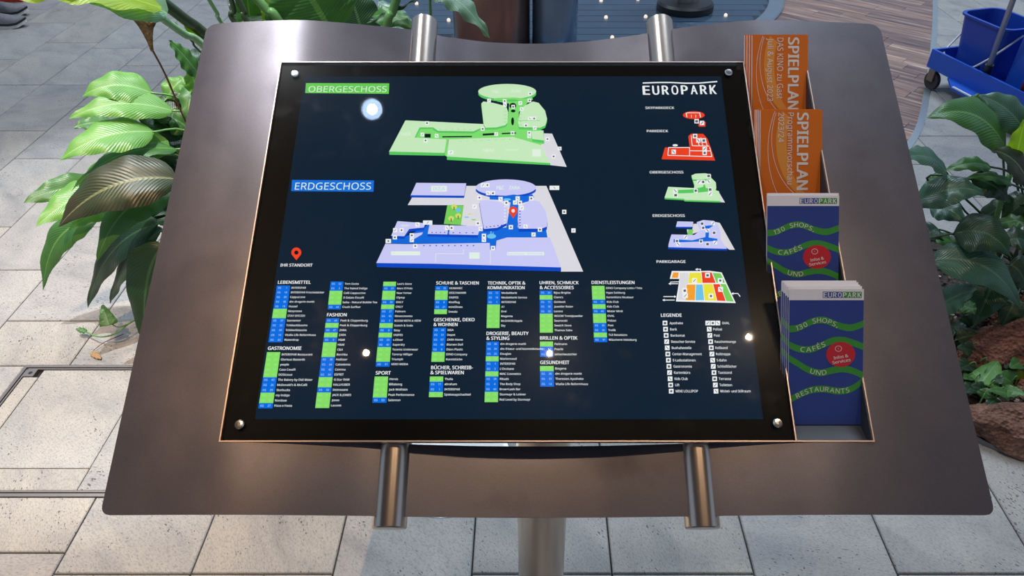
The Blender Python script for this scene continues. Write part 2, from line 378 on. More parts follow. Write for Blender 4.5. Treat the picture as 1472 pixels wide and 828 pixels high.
# wood planks, running about 20 degrees off the depth axis
ca, sa = math.cos(R(48)), math.sin(R(48))
dv = Vector((-sa, ca)); du = Vector((ca, sa))       # leaning towards the upper left in plan
nplank = 0
for i in range(-30, 76):
    y = -4.0 + random.uniform(0, .9)
    while y < 8.5:
        ln = random.choice((.7, .9, 1.1)); a, b = i * .105, (i + 1) * .105
        o = Vector((1.2, 2.4))
        pol = [o + du * a + dv * y, o + du * b + dv * y, o + du * b + dv * (y + ln), o + du * a + dv * (y + ln)]; y += ln
        c = sum(pol, Vector((0, 0))) / 4
        if c.x < -1.35 or c.y > 7.4 or c.y < 2.5 or c.x > 4: continue
        if (c - Vector((.33, 6.0))).length < 1.25 or (c.y < 3.3 and c.x < .9) : continue
        pol = clip_half(pol, Vector((0, 2.62)), Vector((0, 1)))
        if len(pol) < 3: continue
        if c.x > .8:
            q, n, sd = strip_side(c); pol = clip_half(pol, q, -n)
        pol = clip_half(pol, Vector((-1.26, 0)), Vector((1, 0))) if len(pol) > 2 else pol
        if len(pol) < 3: continue
        cc = sum(pol, Vector((0, 0))) / len(pol)
        o_ = slab_piece(pol, 'wood_plank', M['wood'], floor, .012, bev=.0012, gap=.0006)
        if o_:
            nplank += 1
            me = o_.data; rot = Matrix.Rotation(R(48), 4, 'Z'); me.transform(rot.inverted()); o_.rotation_euler = (0, 0, R(48))
print('tiles', ntile, 'planks', nplank)
mb = MB()
def ribbon(mb, pts, w, z0, z1, closed=False):
    n = len(pts); L_, R_ = [], []
    for i, p in enumerate(pts):
        a = pts[(i - 1) % n] if closed or i > 0 else p; b = pts[(i + 1) % n] if closed or i < n - 1 else p
        t = (b - a).normalized(); nn = Vector((-t.y, t.x)); L_.append(p + nn * w / 2); R_.append(p - nn * w / 2)
    vs = [(p.x, p.y, z0) for p in L_] + [(p.x, p.y, z1) for p in L_] + [(p.x, p.y, z1) for p in R_] + [(p.x, p.y, z0) for p in R_]
    fs = []
    for i in range(n if closed else n - 1):
        j = (i + 1) % n
        for a, b in ((0, 1), (1, 2), (2, 3)): fs.append((a * n + i, a * n + j, b * n + j, b * n + i)[::-1])
    mb.add(vs, fs)
def spline(pts, k=6, closed=False):
    out = []; n = len(pts)
    for i in range(n if closed else n - 1):
        g = (lambda j: pts[j % n]) if closed else (lambda j: pts[max(0, min(n - 1, j))])
        p0, p1, p2, p3 = g(i - 1), g(i), g(i + 1), g(i + 2)
        for q in range(k):
            t = q / k
            out.append(.5 * ((2 * p1) + (-p0 + p2) * t + (2 * p0 - 5 * p1 + 4 * p2 - p3) * t * t + (-p0 + 3 * p1 - 3 * p2 + p3) * t ** 3))
    if not closed: out.append(pts[-1])
    return out
ribbon(mb, spline(STRIP), .034, -.012, .0035)
mb.build('edging_strip', plain('edging_metal', (.45, .5, .52), .35, .8, var=.1, bscale=20), floor, label='curved metal strip between wood and stone')

# floor hatch at left
hatch = thing('floor_hatch', 'square stone-filled floor hatch with a thin metal frame left of the stand', 'hatch', ((HX0 + HX1) / 2, (HY0 + HY1) / 2, 0))
hm = plain('hatch_metal', (.36, .31, .28), .35, .9, var=.1)
fr = MB()
for a, b, c, d in ((HX0, HX1, HY0, HY0 + .010), (HX0, HX1, HY1 - .010, HY1), (HX0, HX0 + .010, HY0 + .010, HY1 - .010), (HX1 - .010, HX1, HY0 + .010, HY1 - .010)):
    fr.box(a, b, c, d, -.012, .0015)
for a, b, c, d in ((HX0 + .015, HX1 - .015, HY0 + .014, HY0 + .019), (HX0 + .015, HX1 - .015, HY1 - .019, HY1 - .014), (HX0 + .014, HX0 + .019, HY0 + .015, HY1 - .015), (HX1 - .019, HX1 - .014, HY0 + .015, HY1 - .015)):
    fr.box(a, b, c, d, -.012, .001)
fr.build('frame', hm, hatch)
for (cx_, cy_) in ((HX0 + .035, HY1 - .035),):
    b_ = MB().box(cx_ - .016, cx_ + .016, cy_ - .016, cy_ + .016, -.010, .0012).build('corner_plate', hm, hatch)
    MB().lathe([(.0001, .0016), (.006, .0016), (.0065, .001)], (cx_, cy_, 0), 12).build('key_hole', M['black'], b_)
for pr in (rect(HX0 + .02, -1.575, HY0 + .02, HY1 - .052), rect(-1.575, -1.238, 1.292, HY1 - .02), rect(-1.575, -1.238, HY0 + .02, 1.292), rect(-1.238, HX1 - .02, HY0 + .02, HY1 - .02)):
    slab_piece(pr, 'stone_tile', M['stone'], hatch, .012, gap=.0012, bev=.0015)
MB().box(HX0, HX1, HY0, HY1, -.02, -.011).build('tray', M['black'], hatch)
# small round metal cover under the stand
cov = MB().lathe([(.0001, .004), (.17, .004), (.182, .002), (.184, -.001), (.184, -.012)], (-.235, 1.312, 0), 48).build('floor_cover', plain('cover_metal', (.55, .55, .52), .35, .9), None, smooth=False)
tag(cov, 'round metal floor cover whose front edge shows under the stand', 'cover')

# ------------------------------------------------------------------ information stand
TA = R(29.717)
DP = Plane((-.4202, .6473, .883), (1, 0, 0), (0, math.cos(TA), math.sin(TA)))
DW, DH = .78, .6358
stand = thing('information_stand', 'wide tilted grey metal stand with a large backlit mall directory screen', 'info stand', (.06, .86, 0))
PROF = [(-.155, .0125), (-.117, .0075), (-.067, .0034), (.018, .0), (.08, .005), (.137, .0125), (.21, .0235), (.256, .0385), (.30, .0475), (.347, .0555), (.429, .0594), (.512, .0545), (.565, .0461), (.624, .0338), (.67, .0221), (.723, .0118), (.758, .0061), (.817, .0), (.89, .0017), (.952, .005), (1.002, .0084), (1.045, .012)]
def prof(u):
    if u <= PROF[0][0]: return PROF[0][1]
    for i in range(len(PROF) - 1):
        if PROF[i][0] <= u <= PROF[i + 1][0]:
            p0 = PROF[max(i - 1, 0)]; p1 = PROF[i]; p2 = PROF[i + 1]; p3 = PROF[min(i + 2, len(PROF) - 1)]
            t = (u - p1[0]) / (p2[0] - p1[0])
            m1 = (p2[1] - p0[1]) / (p2[0] - p0[0]) * (p2[0] - p1[0]); m2 = (p3[1] - p1[1]) / (p3[0] - p1[0]) * (p2[0] - p1[0])
            return (2 * t ** 3 - 3 * t * t + 1) * p1[1] + (t ** 3 - 2 * t * t + t) * m1 + (-2 * t ** 3 + 3 * t * t) * p2[1] + (t ** 3 - t * t) * m2
    return PROF[-1][1]
BU0, BU1, BV0, BV1 = -.1465, 1.033, -.0965, .7275
def edge_drop(u, r):
    d = min(u - BU0, BU1 - u)
    return 0 if d >= r else r - math.sqrt(max(0, r * r - (r - d) ** 2))
us = sorted(set([BU0, BU0 + .0008, BU0 + .003, BU0 + .007, BU0 + .012, BU0 + .02, BU0 + .03, BU1, BU1 - .0008, BU1 - .003, BU1 - .007, BU1 - .012, BU1 - .02, BU1 - .03, .0, .78, .8865] + [BU0 + .045 + i * .0121 for i in range(92) if all(abs(BU0 + .045 + i * .0121 - q) > .004 for q in (.0, .78, .8865)) and BU0 + .045 + i * .0121 < BU1 - .035]))
rows = [('b', t) for t in (0, .12, .3, .55, .8)] + [('m', v) for v in (0, .1, .2, .3, .4, .5, .58, .6358)] + [('t', t) for t in (.1, .3, .5, .7, .85, .95, 1)]
vs = []
for k, t in rows:
    for u in us:
        lo = BV0 + edge_drop(u, .012); hi = BV1 - edge_drop(u, .018)
        v = lo * (1 - t) if k == 'b' else (t if k == 'm' else .6358 + (hi - .6358) * t)
        f = .75 + .25 * max(0, min(1, (v + .1) / .75)); d = prof(u) * f
        vs.append(DP.pt(u, v, d))
fs = []; nu = len(us)
for j in range(len(rows) - 1):
    v0 = rows[j][1] if rows[j][0] == 'm' else (-1 if rows[j][0] == 'b' else 1)
    for i in range(nu - 1):
        uc = (us[i] + us[i + 1]) / 2; inm = rows[j][0] == 'm' and rows[j + 1][0] == 'm'
        if inm and .0 < uc < .8865: continue
        a = j * nu + i; fs.append((a, a + 1, a + nu + 1, a + nu))
mb = MB(); mb.add(vs, fs); board = mb.build('board', M['board'], stand, smooth=True, label='curved dark grey metal sheet')
so = board.modifiers.new('thickness', 'SOLIDIFY'); so.thickness = .005; so.offset = -1
es = board.modifiers.new('crisp_edges', 'EDGE_SPLIT'); es.split_angle = R(35)
def ubox(u0, u1, v0, v1, d0, d1, name, mat, parent, label=None, bev=0):
    Mx = Matrix((( *DP.u, 0), (*DP.v, 0), (*DP.n, 0), (0, 0, 0, 1))).transposed(); Mx.translation = DP.o
    return MB().box(u0, u1, v0, v1, -d1, -d0, Mx, bev=bev).build(name, mat, parent, label=label)
# two thick tubes behind the screen
for uc in (.2305, .6525):
    a = DP.pt(uc, -.1115, .0365); b = DP.pt(uc, .755, .0365)
    pts = [a + (b - a) * t for t in (0, .002, .25, .5, .75, .998, 1)]
    t_ = MB().tube(pts, [.0222, .0236, .0236, .0236, .0236, .0236, .0222], 40).build('support_tube', M['steel'], stand, smooth=False)
    smooth_by_angle(t_, 30)
pole = MB().lathe([(.0495, 0), (.0495, .86)], (.024, .87, 0), 48).build('pole', M['steel'], stand, smooth=True)
MB().lathe([(.0001, .012), (.075, .012), (.08, .009), (.08, .0)], (.024, .87, 0), 48).build('base_plate', M['steel'], stand)
ubox(.18, .72, .20, .42, .07, .10, 'mounting_plate', M['board'], stand)
ubox(.025, .755, .025, .611, .012, .052, 'housing', M['black'], stand)
disp = ubox(-.0, DW, 0, DH, .0062, .0095, 'display', M['bezel'], stand, 'black-bordered display')
ubox(0, DW, 0, DH, 0, .004, 'glass_pane', M['pane'], disp)
sc_dep = .0058
def q4(pts, dep): return [DP.pt(*DP.inv(x, y, dep), dep) for x, y in pts]
def poly_obj(name, pts, mat, parent, dep, label=None):
    mb = MB(); mb.add(q4(pts, dep), [tuple(range(len(pts)))]); return mb.build(name, mat, parent, label=label)
mb = MB(); Z1 = .0060
mb.add([DP.pt(u, v, Z1) for u, v in ((.040, .030), (.742, .030), (.742, .612), (.040, .612))], [(0, 1, 2, 3)])
mb.build('lit_area', M['screen'], disp, label='dark navy lit picture area')
# bright edges round screen and pocket
tr = MB(); Mx = Matrix(((*DP.u, 0), (*DP.v, 0), (*DP.n, 0), (0, 0, 0, 1))).transposed(); Mx.translation = DP.o
for u0, u1, v0, v1 in ((-.0020, DW + .0020, -.0020, -.0002), (-.0020, DW + .0020, DH + .0002, DH + .0020), (-.0020, -.0002, -.0002, DH + .0002), (DW + .0002, DW + .0020, -.0002, DH + .0002)):
    tr.box(u0, u1, v0, v1, -.0095, .0006, Mx)
tr.build('edge_trim', M['edge'], stand, label='thin bright metal edge')
sm = MB().lathe([(.0001, .0016), (.0022, .0016), (.0024, .0024), (.0055, .0022), (.0068, .0004), (.0068, 0)], (0, 0, 0), 24)
for (x, y) in ((424, 106), (1047.5, 104), (344, 610), (1118, 608)):
    u, v = DP.inv(x, y)
    o = bpy.data.objects.new('screw', None); bpy.data.objects.remove(o)
    Ms = Mx.copy(); Ms.translation = DP.pt(u, v, 0)
    MB().lathe([(.0001, .0012), (.0020, .0012), (.0022, .0024), (.0052, .0022), (.0066, .0004), (.0066, 0)], seg=24, M=Ms).build('screw', M['bright_steel'], stand, label='round steel screw head')

# ---- printing helper: text laid flat on a plane
_tc = bpy.data.curves.new('txt', 'FONT'); _to = bpy.data.objects.new('txt', _tc); COL.objects.link(_to)
try: _tc.font = bpy.data.fonts.load(os.path.join(bpy.utils.resource_path('LOCAL'), 'datafiles', 'fonts', 'NotoSansHebrew-Regular.woff2'))
except Exception: pass
_cache = {}
def text_geo(s, bold=0.0):
    bold = 0.0; k = (s, bold)
    if k in _cache: return _cache[k]
    _tc.body = s; _tc.offset = bold; _tc.resolution_u = 2; _tc.size = 1
    me = _to.to_mesh() if False else bpy.data.meshes.new_from_object(_to.evaluated_get(bpy.context.evaluated_depsgraph_get()))
    vs = [(v.co.x, v.co.y) for v in me.vertices]; fs = [tuple(p.vertices) for p in me.polygons]
    bpy.data.meshes.remove(me); _cache[k] = (vs, fs); return _cache[k]
CAPH = max(v[1] for v in text_geo('H')[0])
def put_text(mb, s, plane, u, v, cap, dep, width=None, sx=1.0, bold=0.0, rot=0.0, mi=0, center=False, tracking=0.0):
    vs, fs = text_geo(s, bold)
    if not vs: return
    x0 = min(p[0] for p in vs); x1 = max(p[0] for p in vs); k = cap / CAPH
    kx = k * sx if width is None else width / (x1 - x0)
    ox = (x0 + x1) / 2 if center else x0
    c, s_ = math.cos(rot), math.sin(rot)
    offs = ((0, 0),) if bold < .007 else ((-bold, 0), (bold, 0), (0, bold * .6))
    for io_, (bx_, by_) in enumerate(offs):
        mb.add([plane.pt(u + (p[0] + bx_ - ox) * kx * c - (p[1] + by_) * k * s_, v + (p[0] + bx_ - ox) * kx * s_ + (p[1] + by_) * k * c, dep - io_ * 2.5e-5) for p in vs], fs, mi)
def dtext(mb, s, x, y, cap, x2=None, sx=.9, bold=.0, mi=0, dep=.0050):
    u, v = DP.inv(x, y, dep); w = None
    if x2: w = DP.inv(x2, y, dep)[0] - u
    put_text(mb, s, DP, u, v, cap, dep, w, sx, bold, mi=mi)

PL = .0052; PT = .0050
heads = MB()
for s, x, y, x2 in (('LEBENSMITTEL', 399.4, 408, 446.5), ('GASTRONOMIE', 385, 503, 433), ('FASHION', 470, 454.8, 498), ('SPORT', 540, 538.5, 561.5), ('SCHUHE & TASCHEN', 627, 409, 688), ('GESCHENKE, DEKO', 623.7, 461.8, 682), ('& WOHNEN', 623.3, 468.8, 657.5), ('BÜCHER, SCHREIB-', 619.7, 530.8, 679.7), ('& SPIELWAREN', 618.8, 538, 666.5), ('TECHNIK, OPTIK &', 701.1, 409, 755.3), ('KOMMUNIKATION', 701.1, 415.8, 754), ('DROGERIE, BEAUTY', 699.4, 481.6, 759.7), ('& STYLING', 699.4, 488.6, 732), ('UHREN, SCHMUCK', 775.7, 408.6, 831.8), ('& ACCESSOIRES', 776, 415.6, 824.7), ('BRILLEN & OPTIK', 776.4, 488.2, 830), ('GESUNDHEIT', 776.7, 523.4, 818.4), ('DIENSTLEISTUNGEN', 850.6, 408.3, 912), ('LEGENDE', 950.4, 455.4, 980)):
    heads = MB(); dtext(heads, s, x, y, .0050, x2, bold=.022); heads.build('category_heading', M['white_p'], disp)
tabs = [
 ((398, 410.5), (417.3, 410.5), (385.8, 492), (406, 492), 'BBBBBGGBBBBB', 'INTERSPAR|INTERSPAR Frischebäcker|CappuCone|dm drogerie markt|Hussel|Nespresso|STAY SPICED!|Sonnentor|Tchibo/Eduscho|Tchibo/Eduscho|Vitalia Life Reformhaus|Waterdrop', [1, 10, 20, 36, 19, 12, 17, 37, 22, 49, 14, 33]),
 ((383.8, 506.1), (403, 506.1), (371.2, 587), (391.7, 587), 'GGGGGBBBGGB', 'INTERSPAR Restaurant|Glorious Bastards|yeeple|Casa Cavalli|DOSicious|The Bakery by Didi Maier|McDonald\'s & McCafé|Starbucks|my Indigo|Nordsee|Pizza e Pasta', [50, 23, 18, 17, 21, 43, 26, 29, 15, 16, 27]),
 ((475.3, 404.7), (493.8, 404.7), (471, 444.7), (489.7, 444.7), 'BBGGGB', 'Tom Gusta|The Naked Indigo|Café Cappuccino|Il Gelato Eiscafé|boba - Natural Bubble Tea|Crush Surfbar', [32, 2, 13, 30, 24, 44]),
 ((468.9, 457.4), (487.8, 457.4), (453, 586.5), (473.2, 586.5), 'BGBGBGGGBBBBGGBGGG', 'Peek & Cloppenburg|Peek & Cloppenburg|ZARA|ZARA|H&M|H&M|C&A|Bershka|Hollister|Calzedonia|Comma|ESPRIT|G-Star RAW|HALLHUBER|Intimissimi|JACK & JONES|Jones|Lacoste', [48, 48, 47, 47, 3, 3, 11, 16, 38, 34, 42, 34, 18, 22, 53, 9, 7, 14]),
 ((551.2, 404.9), (569.5, 404.9), (540, 527.1), (559.9, 527.1), 'GBGGBGBBBGBGBBGGGB', 'Levi\'s Store|Marc O\'Polo|New Yorker|Olymp|ONLY|ONLY|Palmers|Rinascimento|ROOM WITH A VIEW|Scotch & Soda|Sissy|SNIPES|s.Oliver|Superdry|Tezenis Underwear|Tommy Hilfiger|Triumph|VERO MODA', [5, 23, 8, 19, 39, 39, 27, 45, 7, 6, 8, 4, 25, 40, 12, 2, 1, 51]),
 ((538.6, 541.2), (558, 541.2), (535.2, 579), (555.5, 579), 'GGGGB', 'Hervis|Billabong|Jack Wolfskin|Peak Performance|Salomon', [28, 11, 10, 9, 50]),
 ((625.8, 411), (644.2, 411), (624, 451.5), (642.3, 451.5), 'BGGBBG', 'HUMANIC|DEICHMANN|SNIPES|Kindflug|mintShoes|Sneakz', [35, 20, 4, 9, 21, 13]),
 ((622.7, 471), (641.3, 471), (620, 520.1), (638.8, 520.1), 'BBBBBGG', 'IKEA|Depot|ZARA Home|Blumen Doll|Dänn Plastic|DINO Company|Kunststücke', [44, 51, 57, 48, 9, 25, 31]),
 ((618, 541.2), (637.2, 541.2), (616.4, 570.9), (636.4, 570.9), 'GBBG', 'Thalia|abraham|INTERSPAR|Spielzeugschachtel', [33, 11, 1, 6]),
 ((700.9, 417.8), (719, 417.8), (699.4, 471.5), (718, 471.5), 'BBBGGGGG', 'MediaMarkt|MediaMarkt Service|INTERSPAR|A1|Drei|Magenta|McSHARK/Apple|Sky', [12, 18, 1, 5, 12, 19, 20, 21]),
 ((699, 490.9), (717.2, 490.9), (696.5, 578.1), (715.8, 578.1), 'BBBGBBGBBBGG', 'dm drogerie markt|dm friseur- und kosmetikstudio|Douglas|Marionnaud|INTERSPAR|L\'Occitane|MAC Cosmetics|Rituals|The Body Shop|Brow+Lash Bar|Sturmayr & Leitner|Red Level by Sturmayr', [36, 34, 25, 14, 1, 5, 17, 28, 4, 40, 16, 15]),
 ((775.7, 417.5), (794, 417.5), (776, 478.2), (794.8, 478.2), 'BGBBBGGGG', 'Bijou Brigitte|Claire\'s|Goldwelt|Juwelier Reiter|Lorenz|WOOW Trendjuwelier|Swarovski|Swatch Store|Thomas Sabo', [24, 3, 15, 38, 32, 23, 13, 11, 10]),
 ((776.2, 490.9), (795, 490.9), (776.2, 513), (795, 513), 'GBB', 'Fielmann|Pearle|sehen!wutscher', [26, 52, 13]),
 ((776.2, 526.1), (795.8, 526.1), (776.5, 555.8), (796.5, 555.8), 'GBBB', 'Biogena|dm drogerie markt|Theresien Apotheke|Vitalia Life Reformhaus', [7, 36, 31, 14]),
 ((850.6, 410.9), (869, 410.9), (854, 491.9), (873, 491.9), 'GGGBGBGGBBGB', 'DINO Company Lotto / Toto|Hypo Salzburg|Kartenbüro Neubaur|Kids Club|Kids Club|Mister Minit|OVAL|Polizei|Post|Trafik|TUI Reisebüro|Wäscherei Habsburg', [25, 22, 27, 17, 17, 60, 2, 8, 30, 39, 9, 31]),
]
names = MB(); nums = MB()
for tl, trr, bl, br, cols, items, ns in tabs:
    cells = MB()
    items = items.split('|'); n = len(cols)
    TL, TR, BL_, BR_ = [DP.inv(*p, PL) for p in (tl, trr, bl, br)]
    for i, c in enumerate(cols):
        a, b = TL.lerp(BL_, i / n), TR.lerp(BR_, i / n); d, e = TL.lerp(BL_, (i + 1) / n), TR.lerp(BR_, (i + 1) / n)
        cells.add([DP.pt(q.x, q.y, PL) for q in (d, e, b, a)], [(0, 1, 2, 3)], 0 if c == 'B' else 1)
        h = a.y - d.y; w = b.x - a.x; cap = h * .41; vb = d.y + h * .30
        put_text(nums, 'EG' if c == 'B' else 'OG', DP, a.x + w * .24, vb, cap * .95, PT, sx=.95, bold=.01, mi=0 if c == 'B' else 1, center=True)
        put_text(nums, str(ns[i]), DP, a.x + w * .74, vb, cap * .95, PT, sx=.95, bold=.01, mi=0 if c == 'B' else 1, center=True)
        put_text(names, items[i], DP, b.x + .0022, vb, cap, PT, sx=.98, bold=.009)
    cells.build('floor_code_table', [M['blue_t'], M['green_t']], disp)
nums.build('shop_numbers', [M['blue_n'], M['green_n']], disp, label='pale floor and shop numbers')['kind'] = 'stuff'
names.build('shop_names', M['white_p'], disp, label='white shop name lists')['kind'] = 'stuff'
# headings in coloured boxes, logo and small map labels
bx = MB()
tgm = emit('title_green', srgb(104, 206, 84)); tbm = emit('title_blue', srgb(22, 112, 220))
bx.add(q4([(438.7, 133.7), (558.9, 134.9), (559.6, 119.8), (439.8, 119.4)], PL), [(0, 1, 2, 3)], 0); bx.build('floor_title_box', tgm, disp, label='green title box'); bx = MB()
bx.add(q4([(418.6, 274.8), (536.8, 275.6), (537.6, 259.4), (419.7, 258.6)], PL), [(0, 1, 2, 3)], 0)
bx.build('floor_title_box', tbm, disp, label='blue title box')
tmat = emit('title_white', srgb(225, 240, 225))
tx = MB(); dtext(tx, 'OBERGESCHOSS', 443, 132.2, .0118, 555.5, bold=.0); tx.build('floor_title', tmat, disp, label='OBERGESCHOSS title')
tx = MB(); dtext(tx, 'ERDGESCHOSS', 423.5, 272.6, .0125, 533); tx.build('floor_title', tmat, disp, label='ERDGESCHOSS title')
lg = MB(); dtext(lg, 'EUROPARK', 925, 136.2, .0182, 1030.5, bold=.025)
# condensed bold letters, spaced out
lg = MB()
for i, ch in enumerate('EUROPARK'):
    u0, v0 = DP.inv(925 + i * 13.75, 136.2 - i * .15, PT); w = DP.inv(925 + i * 13.75 + 8.9, 136, PT)[0] - u0
    put_text(lg, ch, DP, u0, v0, .0178, PT, width=w, bold=.03)
top = [(924, 119.3), (945, 118.6), (965, 118.6), (985, 119.6), (1005, 119.4), (1031, 117.2)]
lg.add(q4([(x, y + .9) for x, y in top] + [(x, y - .9) for x, y in reversed(top)], PT), [tuple(range(12))])
lg.build('mall_logo', M['white_p'], disp, label='white EUROPARK lettering under a thin roof line')
ml = MB()
for s, x, y, x2 in (('SKYPARKDECK', 927.9, 156.6, 969.3), ('PARKDECK', 930, 190, 960.5), ('OBERGESCHOSS', 934, 249.3, 982.5), ('ERDGESCHOSS', 938.5, 311.8, 984.5), ('PARKGARAGE', 944, 378, 985.6)):
    ml = MB(); dtext(ml, s, x, y, .0045, x2, bold=.016); ml.build('map_caption', M['white_p'], disp)
ml = MB(); dtext(ml, 'IHR STANDORT', 402.8, 383.2, .0048, 449, bold=.018)
ml.build('map_caption', M['white_p'], disp)
# pins
def pin(mb, cx_, cy_, r, tipy, mi=0, mi2=1):
    pts = []
    for k in range(19):
        a = R(-25 + k * 230 / 18); pts.append((cx_ + r * math.cos(a), cy_ - r * math.sin(a)))
    pts.append((cx_, tipy)); mb.add(q4(pts, .0040), [tuple(range(len(pts)))[::-1]], mi)
    c = [(cx_ + r * .42 * math.cos(2 * math.pi * k / 14), cy_ + r * .42 * math.sin(2 * math.pi * k / 14)) for k in range(14)]
    mb.add(q4(c, .0039), [tuple(range(14))], mi2)
pn = MB(); pin(pn, 426, 363, 7.2, 374); pn.build('location_pin', [M['red_p'], M['hole']], disp, label='orange-red location pin')

# ---- maps (flat print shown by the screen)
def sc_poly(mb, pts, ox, oy, s, dep, mi): mb.add(q4([(ox + x / s, oy + y / s) for x, y in pts], dep), [tuple(range(len(pts)))], mi)
def ell(cx_, cy_, rx, ry, n=28, a0=0, a1=360): return [(cx_ + rx * math.cos(R(a0 + (a1 - a0) * k / n)), cy_ + ry * math.sin(R(a0 + (a1 - a0) * k / n))) for k in range(n + (a1 - a0 < 360))]
def rc(x0, y0, x1, y1): return [(x0, y0), (x1, y0), (x1, y1), (x0, y1)]
def shift(pts, dy): return [(x, y + dy) for x, y in pts]
mats_map = [M['plaza'], M['og_side'], M['og_walk'], M['og_light'], M['hole'], M['white_p'], M['icon_g'], M['faint'], M['eg_side'], M['eg_walk'], M['eg_light'], M['park_p'], M['tree_p'], M['sky_p'], M['red_p'], M['orange_p'], M['yellow_p'], M['trunk_p']]
PLZ, GS, GW, GL, HO, WH, IC, FA, BS, BW, BL2, PK, TREE, SKY, RED, ORA, YEL, TRK = range(18)
def icons(mb, pts, ox, oy, s, sz=13, k0=0):
    for i, p in enumerate(pts):
        x, y = p[0], p[1]; w = sz * (p[2] if len(p) > 2 else 1)
        sc_poly(mb, rc(x - w, y - sz, x + w, y + sz), ox, oy, s, .00445, WH)
        k = (i + k0) % 4
        if k == 0: sc_poly(mb, rc(x - 6, y - 5, x + 6, y + 6), ox, oy, s, .0043, IC)
        elif k == 1: sc_poly(mb, [(x - 7, y + 6), (x - 4, y + 7), (x + 7, y - 6), (x + 4, y - 7)], ox, oy, s, .0043, IC)
        elif k == 2: sc_poly(mb, ell(x, y, 6, 6, 8), ox, oy, s, .0043, IC)
        else: sc_poly(mb, [(x - 7, y - 6), (x - 4, y - 7), (x + 7, y + 6), (x + 4, y + 7)], ox, oy, s, .0043, IC)
g = MB(); a = (540, 100, 4.907)
sc_poly(g, [(1185, 450), (1245, 452), (1348, 687), (1232, 674), (1150, 500)], *a, .0054, PLZ)
sc_poly(g, [(270, 482), (305, 408), (400, 406), (440, 430), (680, 433), (770, 395), (930, 385), (942, 240), (860, 225), (800, 200), (1100, 195), (1060, 250), (1010, 300), (1008, 410), (1100, 412), (1185, 430), (1190, 522), (1155, 532), (970, 478), (512, 497), (505, 615), (485, 605), (492, 492)], *a, .0053, GW)
sc_poly(g, [(95, 578), (485, 588), (483, 608), (97, 601)], *a, .00525, GS)
sc_poly(g, [(210, 358), (770, 385), (768, 400), (735, 415), (690, 436), (440, 432), (405, 408), (310, 408), (275, 480), (500, 492), (485, 588), (95, 578)], *a, .0051, GL)
sc_poly(g, [(405, 408), (440, 432), (690, 436), (735, 415), (738, 425), (690, 450), (440, 446), (405, 425)], *a, .0050, GS)
sc_poly(g, [(310, 408), (405, 408), (405, 418), (315, 420), (285, 478), (275, 480)], *a, .0050, GS)
sc_poly(g, [(503, 613), (1232, 660), (1232, 674), (503, 637)], *a, .0052, GS)
sc_poly(g, [(515, 492), (970, 475), (1165, 532), (1232, 660), (503, 613)], *a, .0051, GL)
sc_poly(g, ell(928, 172, 205, 54), *a, .0052, GS)
sc_poly(g, ell(928, 155, 205, 54), *a, .0050, GL)
sc_poly(g, [(830, 215), (850, 200), (980, 197), (1060, 205), (1100, 190), (1110, 212), (1050, 225), (980, 210), (880, 215)], *a, .0049, GW)
lm = [(745, 240), (760, 225), (830, 235), (920, 258), (935, 300), (930, 375), (915, 392), (850, 408), (775, 410), (762, 385)]
sc_poly(g, shift(lm, 14), *a, .0051, GS); sc_poly(g, lm, *a, .0049, GL)
rm = [(1110, 225), (1150, 235), (1195, 290), (1210, 350), (1195, 395), (1160, 410), (1012, 405), (1003, 370), (1020, 290), (1050, 255)]
sc_poly(g, shift(rm, 16), *a, .0051, GS); sc_poly(g, rm, *a, .0049, GL)
sc_poly(g, [(1105, 490), (1188, 500), (1188, 520), (1105, 508)], *a, .0050, GS); sc_poly(g, [(1098, 435), (1180, 430), (1188, 500), (1105, 490)], *a, .0049, GL)
for p in (rc(345, 453, 388, 480), [(470, 470), (680, 468), (678, 477), (470, 479)], [(755, 452), (850, 447), (850, 461), (755, 466)], [(890, 447), (990, 443), (990, 452), (890, 456)], ell(968, 255, 24, 20), ell(970, 292, 16, 10), ell(966, 365, 10, 28)): sc_poly(g, p, *a, .0046, HO)
for p in ([(1003, 358), (1160, 358), (1160, 361), (1003, 361)],): sc_poly(g, p, *a, .0046, GS)
for x in range(5): sc_poly(g, rc(905, 268 + x * 25, 925, 271 + x * 25), *a, .0046, GW)
for x in range(5): sc_poly(g, rc(1012, 290 + x * 25, 1030, 293 + x * 25), *a, .0046, GW)
for x in range(9): sc_poly(g, rc(590 + x * 50, 505 - x * 2, 606 + x * 50, 508 - x * 2), *a, .0046, GW)
for x in range(6): sc_poly(g, rc(450 + x * 42, 420, 464 + x * 42, 423), *a, .0046, GW)
sc_poly(g, rc(1105, 562, 1165, 612), *a, .0046, FA)
for s, x, y, w in (('P&C', 822, 165, 58), ('ZARA', 955, 162, 70), ('H&M', 755, 580, 75), ('IKEA', 175, 465, 75), ('INTERSPAR', 915, 572, 95)):
    x_, y_ = a[0] + x / a[2], a[1] + y / a[2]; u0, v0 = DP.inv(x_, y_, .0045); w_ = DP.inv(x_ + w / a[2], y_, .0045)[0] - u0
    put_text(g, s, DP, u0, v0, .0060 if s != 'INTERSPAR' else .003, .0045, width=w_, mi=FA)
icons(g, [(362, 377), (330, 458), (352, 500), (430, 467), (755, 418), (800, 218), (910, 222), (912, 248), (970, 262), (1020, 236), (1085, 218), (1030, 278), (1060, 394), (1122, 412), (1083, 446), (1083, 470), (965, 448), (850, 455), (1212, 490), (1298, 557), (1255, 612), (530, 583, 1.4), (1090, 170), (1088, 345), (1118, 345)], *a)
g.build('upper_floor_map', mats_map, disp, label='green slanted floor map at the top')
g = MB(); a = (530, 240, 4.6)
sc_poly(g, [(645, 125), (1175, 125), (1418, 692), (1270, 692), (1180, 462), (740, 400), (610, 384), (628, 253), (258, 252), (288, 200), (632, 200)], *a, .0055, PLZ)
